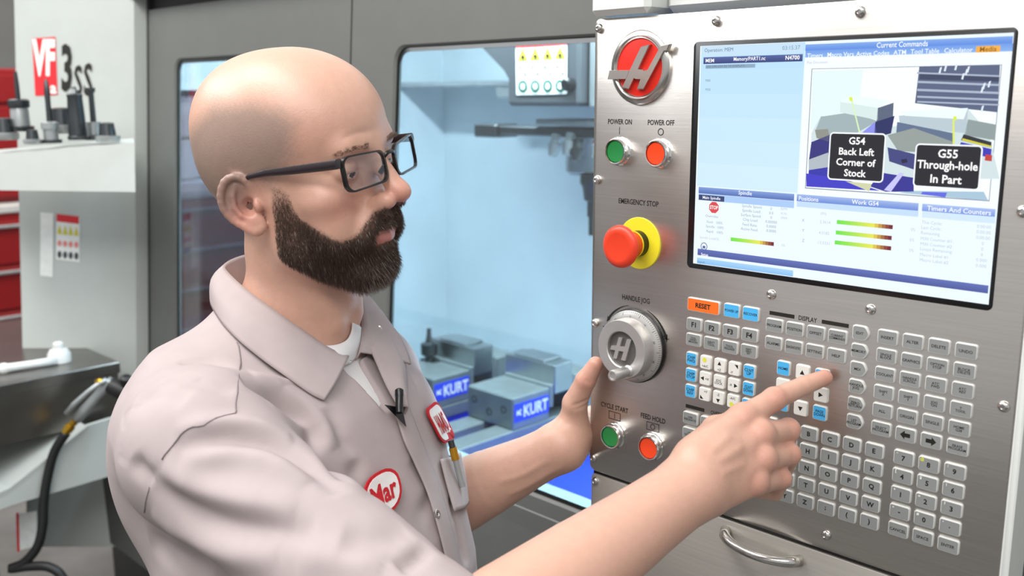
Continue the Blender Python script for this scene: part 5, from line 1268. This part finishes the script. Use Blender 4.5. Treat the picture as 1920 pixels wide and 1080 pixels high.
# ---- white T-shirt in the collar opening
TS = [(o, f, k) for o, f, k in torso_ops(6.0)]; TS = TS+[('i', ell(TF.w((-22, 70, -40)), (.080, .07, .085)), .004), ('s', chain([HF.w((0, -48, -190)), HF.w((0, -36, -130)), HF.w((0, -20, -70))], [.055, .058, .064]), .004)]
VT, QT = surf(TS, tuple(TF.w((-22, 70, -40))-.16), tuple(TF.w((-22, 70, -40))+.16), .003)
tsh = mesh_obj('t_shirt', VT, QT, mat('white_cotton', 'dcdada', .9, 0, .02, 40, .1, 1500), man)
def sheet(name, rows, thick, m, parent, n=6, smooth=True):
    """cloth through a grid of points, given a thickness"""
    R = np.array([spline(r, n) for r in rows]); C = np.array([spline(list(R[:, j]), 4) for j in range(R.shape[1])]); C = C.transpose(1, 0, 2)
    nu, nv = C.shape[:2]; du = np.gradient(C, axis=0); dv = np.gradient(C, axis=1); nn = np.cross(du, dv); nn /= np.linalg.norm(nn, axis=2, keepdims=True)+1e-12
    A, B_ = C+nn*thick/2, C-nn*thick/2; b = MB(); idx = lambda i, j: i*nv+j; f = []
    for i in range(nu-1):
        for j in range(nv-1): f.append((idx(i, j), idx(i, j+1), idx(i+1, j+1), idx(i+1, j)))
    k = nu*nv; f2 = [tuple(q+k for q in w[::-1]) for w in f]
    rim = [(idx(i, 0), idx(i+1, 0)) for i in range(nu-1)]+[(idx(nu-1, j), idx(nu-1, j+1)) for j in range(nv-1)]+[(idx(i+1, nv-1), idx(i, nv-1)) for i in range(nu-2, -1, -1)]+[(idx(0, j+1), idx(0, j)) for j in range(nv-2, -1, -1)]
    f3 = [(a, c, c+k, a+k) for a, c in rim]
    b.add(np.concatenate([A.reshape(-1, 3), B_.reshape(-1, 3)]), f+f2+f3); return b.build(name, m, parent, smooth=True)
nb0 = surf_pts([(580, 632), (602, 647), (628, 646), (646, 637), (655, 622), (658, 604)], SK, .0025); nb2 = surf_pts([(578, 664), (606, 682), (640, 688), (664, 676), (676, 655), (678, 630)], torso_ops(6.0), .003)
sheet('neckband', [nb0, [(a+c)/2+TF.R@np.array([0, .003, .002]) for a, c in zip(nb0, nb2)], nb2], .002, tsh.data.materials[0], tsh, 4)
# ---- collar
BOTH = SK+[('u', mixd([(f, k) for o, f, k in SHO if o == 'u']), 0)]
foldp = surf_pts([(646, 668), (612, 652), (572, 622), (524, 586), (474, 547), (436, 512)], SK, .006)
outp = surf_pts([(604, 755), (578, 742), (532, 711), (487, 678), (447, 643), (414, 602)], SHO, .004)
# round the back of the neck, mirrored for the far side
X0 = -20.0
mirr = lambda p: TF.w(np.array([2*X0, 0, 0])+TF.loc(p)*np.array([-1, 1, 1]))
f5, o5 = TF.loc(foldp[-1]), TF.loc(outp[-1])
fb = [TF.w((24, -52, f5[2]+6)), TF.w((X0, -64, f5[2]+8))]; ob = [TF.w((32, -68, o5[2]+10)), TF.w((X0, -84, o5[2]+14))]
fold_all = foldp+fb+[mirr(fb[0])]+[mirr(p) for p in foldp[::-1]]; out_all = outp+ob+[mirr(ob[0])]+[mirr(p) for p in outp[::-1]]
mid = [(a*.45+c*.55)+TF.R@np.array([0, 0, .004])+(lambda w: w/np.linalg.norm(w)*.005)(((a+c)/2-HF.w((0, -40, -130)))) for a, c in zip(fold_all, out_all)]
sheet('collar', [fold_all, mid, out_all], .0022, SHIRT, shirt, 5)
inn = [p+(HF.w((0, -40, -150))-p)/np.linalg.norm(HF.w((0, -40, -150))-p)*.012-np.array([0, 0, .022]) for p in fold_all]
sheet('collar_band', [fold_all, [(a+c)/2 for a, c in zip(fold_all, inn)], inn], .0018, SHIRT, shirt, 5)
# ---- placket, snaps, pocket, patches
ln_ = [(738, 782), (752, 828), (772, 872), (795, 925), (815, 990), (838, 1082)]
r2 = [(756, 742), (778, 800), (800, 858), (822, 915), (842, 985), (862, 1070)]
A = surf_pts(ln_, TO, .0045); B_ = surf_pts(r2, TO, .0015); M_ = surf_pts([((a[0]+c[0])/2, (a[1]+c[1])/2) for a, c in zip(ln_, r2)], TO, .0045)
sheet('placket', [A, M_, B_], .002, SHIRT, shirt, 6)
def snap(px, py, r, ops=TO, off=.006, m=None):
    q = surf_pts([(px, py)], ops, off)[0]; q0 = surf_pts([(px, py)], ops, 0)[0]; b = MB(); b.lathe(q, q-q0, [(r, -.001), (r, .0008), (r*.75, .0016), (r*.45, .0012), (r*.35, .0004), (r*.02, .0004)], 18); return b.build('snap_button', m or BOLTM, shirt, auto=50)
snap(811, 966, .0048); snap(650, 678, .0045, SHO, .002)
# far front edge folded open
lap = surf_pts([(668, 600), (672, 640), (690, 680), (715, 735), (735, 770)], TO, .010); lap2 = surf_pts([(700, 606), (712, 640), (726, 680), (738, 735), (745, 772)], TO, .016); lap3 = surf_pts([(742, 640), (752, 668), (757, 700), (758, 745), (752, 780)], TO, .004)
sheet('open_front_facing', [lap, lap2, lap3], .002, SHIRT, shirt, 5)
b = MB(); q = surf_pts([(699, 641)], TO, .0165)[0]; b.lathe(q, CAM_C-q, [(.0045, -.001), (.0045, .0008), (.0030, .0012), (.0018, .0002), (.0002, .0002)], 16); b.build('snap_button', BRASS if False else BOLTM, shirt, auto=50)
def patch(name, corners, ops, off, m, border, text, tm, tscale, parent, rot=0, lab=None, rr=.3, bold=.03):
    """stitched patch laid on the cloth: corners tl, tr, br, bl in photo positions on ops"""
    c = np.array(corners, float)
    def uvs(uv, o): return surf_pts([c[0]*(1-u)*(1-v)+c[1]*u*(1-v)+c[2]*u*v+c[3]*(1-u)*v for u, v in uv], ops, o)
    def blob(s, o0, o1, nm, m_, par):
        pts = rrect(1, 1, rr, 5); b = MB(); c0 = uvs([(.5+x*s, .5+y*s) for x, y in pts], o1); c1 = uvs([(.5+x*s*.5, .5+y*s*.5) for x, y in pts], o1); cb = uvs([(.5+x*s, .5+y*s) for x, y in pts], o0)
        b.loft([cb, c0, c1], False, True); return b.build(nm, m_, par, smooth=False)
    pb = blob(1.0, off-.002, off, name, border, parent)
    if lab: tag(pb, lab)
    blob(.86, off, off+.0006, 'patch_field', m, pb)
    V2, F2 = text_shape(text, bold); lo, hi = V2.min(0), V2.max(0); b = MB()
    b.add(uvs([(.5+((x-lo[0])/(hi[0]-lo[0])-.5)*tscale[0], .5-((y-lo[1])/(hi[1]-lo[1])-.5)*tscale[1]) for x, y, z in V2], off+.0012), F2); b.build('patch_lettering', tm, pb)
    return pb
PW = mat('patch_white', 'e6e2e0', .9); PR = mat('patch_red', 'c01a26', .85)
patch('name_patch', [(668, 905), (735, 868), (752, 945), (690, 985)], TO, .006, PW, PR, 'Mar', PR, (.7, .5), shirt, lab='white name patch with red edge, half under the sleeve', rr=.42)
patch('company_patch', [(790, 764), (806, 752), (842, 822), (822, 834)][0:4] if False else [(790, 771), (811, 753), (846, 821), (823, 835)], TO, .006, PW, PR, 'HAAS', PR, (.62, .5), shirt, lab='white emblem patch with red edge on the far chest', rr=.22)
pk = surf_pts([(820, 862), (832, 910), (846, 960)], TO, .004); pk2 = surf_pts([(838, 858), (850, 905), (862, 955)], TO, .006); pk3 = surf_pts([(858, 850), (868, 895), (874, 945)], TO, .003)
sheet('pocket', [pk, pk2, pk3], .002, SHIRT, shirt, 5)
pen = empty('pocket_pen', surf_pts([(832, 850)], TO, .012)[0], 'bronze and silver pen clipped in the far chest pocket', 'pen')
pa, pb_ = surf_pts([(826, 828)], TO, .012)[0], surf_pts([(852, 918)], TO, .010)[0]
b = MB(); b.tube([pa, pa+(pb_-pa)*.16], .0036, 12); b.build('cap', STEELD, pen, smooth=False); b = MB(); b.tube([pa+(pb_-pa)*.16, pa+(pb_-pa)*.42], .0046, 12); b.build('barrel', mat('bronze_barrel', 'b98a24', .3, .6), pen)
b = MB(); b.tube([pa+(pb_-pa)*.42, pb_], .0036, 12); b.build('clip', STEELP, pen)
mic = empty('lapel_microphone', surf_pts([(727, 770)], TO, .012)[0], 'black lapel microphone clipped to the open shirt front', 'microphone')
m0, m1 = surf_pts([(727, 774)], TO, .018)[0], surf_pts([(727, 748)], TO, .020)[0]
b = MB(); b.lathe(m0, m1-m0, [(.0035, -.006), (.0042, 0), (.0042, .012), (.0046, .013), (.0046, .019), (.003, .0205)], 14); b.build('capsule', BLACKP, mic, auto=40)
b = MB(); b.extrude(surf_pts([(706, 768), (738, 772), (745, 806)], TO, .013), CAM_F*.003); b.build('clip', BLACKP, mic)
# ---- trousers and shoes
tr = [('u', tower([(-545, 50, 176, 130, 148), (-640, 44, 180, 130, 150), (-720, 40, 176, 120, 140)], TF), 0)]
zf = -TF.o[2]*1000
for sx in (1, -1): tr.append(('u', chain([(95*sx, 40, -690), (105*sx, 48, -1000+0), (110*sx, 30, zf+60)], [88, 66, 56], TF, .02), .04))
VP_, QP_ = surf(tr, (-1.1, -.6, .0), (.1, .4, .86), .008); mesh_obj('trousers', VP_, QP_, mat('dark_trousers', '2c2f38', .85, 0, .05, 40, .1, 1200), man)
for sx in (1, -1):
    so = [('u', cone((110*sx, -20, zf+42), (112*sx, 150, zf+34), 44, 40, TF), 0), ('u', cone((110*sx, 10, zf+50), (110*sx, 30, zf+110), 46, 44, TF), .03), ('i', plane((0, 0, zf+1), (0, 0, -1), TF), .004)]
    c = TF.w((111*sx, 60, zf+50)); VH, QH = surf(so, tuple(c-.28), tuple(c+.28), .007); mesh_obj('shoe', VH, QH, mat('black_leather', '19181a', .4), man)
# ---- glasses
FRM = mat('glasses_frame', '15120f', .28, 0, .1, 200); LENS = glass('lens', 'f8fafb', refl=.8)
gl = empty('eyeglasses', HF.w((0, 100, 10)), 'dark rimmed rectangular glasses worn by the man', 'glasses')
gy = lambda x: 107-(abs(x)/64)**2*11
def rim(sx):
    o = [(36*sx+x*sx, 8+z) for x, z in rrect(56, 33, 9, 6)]; o = [(x, z+(2.0 if z > 8 else 0)*(abs(x)-36)/28) for x, z in o]
    outer = [HF.w((36*sx+(x-36*sx)*1.0, gy(x)+1.6, z)) for x, z in o]
    b = MB(); n = len(o); rings = []
    for dx, dy in ((0, 1.8), (-2.4, 1.8), (-2.4, -1.8), (0, -1.8), (0, 1.8)):
        r = []
        for x, z in o:
            w = np.array([x-36*sx, z-8]); L = np.linalg.norm(w); w = w/L*(L+dx); r.append(HF.w((36*sx+w[0], gy(36*sx+w[0])+dy, 8+w[1])))
        rings.append(r)
    b.loft(rings, False, False); fr_ = b.build('rim', FRM, gl, auto=40)
    b = MB(); r0 = [HF.w((36*sx+(x-36*sx)*.95, gy(x)+.4, 8+(z-8)*.94)) for x, z in o]; r1 = [HF.w((36*sx+(x-36*sx)*.95, gy(x)-.6, 8+(z-8)*.94)) for x, z in o]; b.loft([r0, r1], True, True); b.build('lens', LENS, fr_)
for sx in (1, -1):
    rim(sx)
    b = MB(); tp = [(64, 96.5, 21), (68.5, 95, 21), (72, 80, 21), (76, 50, 21), (79, 20, 21.5), (80, 0, 20), (80, -14, 14), (79, -24, 2), (77, -29, -10)]
    rr_ = [(2.0, 4.6), (2.0, 4.6), (1.6, 4.4), (1.3, 4.0), (1.3, 3.2), (1.4, 2.4), (1.5, 2.2), (1.6, 2.2), (1.4, 2.0)]
    b.loft([[HF.w(((x+a*math.cos(t*.7854))*sx, y, z+c*math.sin(t*.7854))) for t in range(8)] for (x, y, z), (a, c) in zip(tp, rr_)]); b.build('temple', mat('temple_dark', '2a2024', .35, 0, .1, 200), gl, auto=50)
b = MB(); b.tube([HF.w(q) for q in ((9, 107, 15), (4, 109, 18), (0, 109.5, 18.5), (-4, 109, 18), (-9, 107, 15))], .0021, 8); b.build('bridge', FRM, gl, smooth=True)
for sx in (1, -1):
    b = MB(); b.tube([HF.w((9.5*sx, 106, 8)), HF.w((9*sx, 103, 4)), HF.w((10*sx, 100, 0))], [.0012, .002, .0024], 8); b.build('nose_pad', FRM, gl, smooth=True)
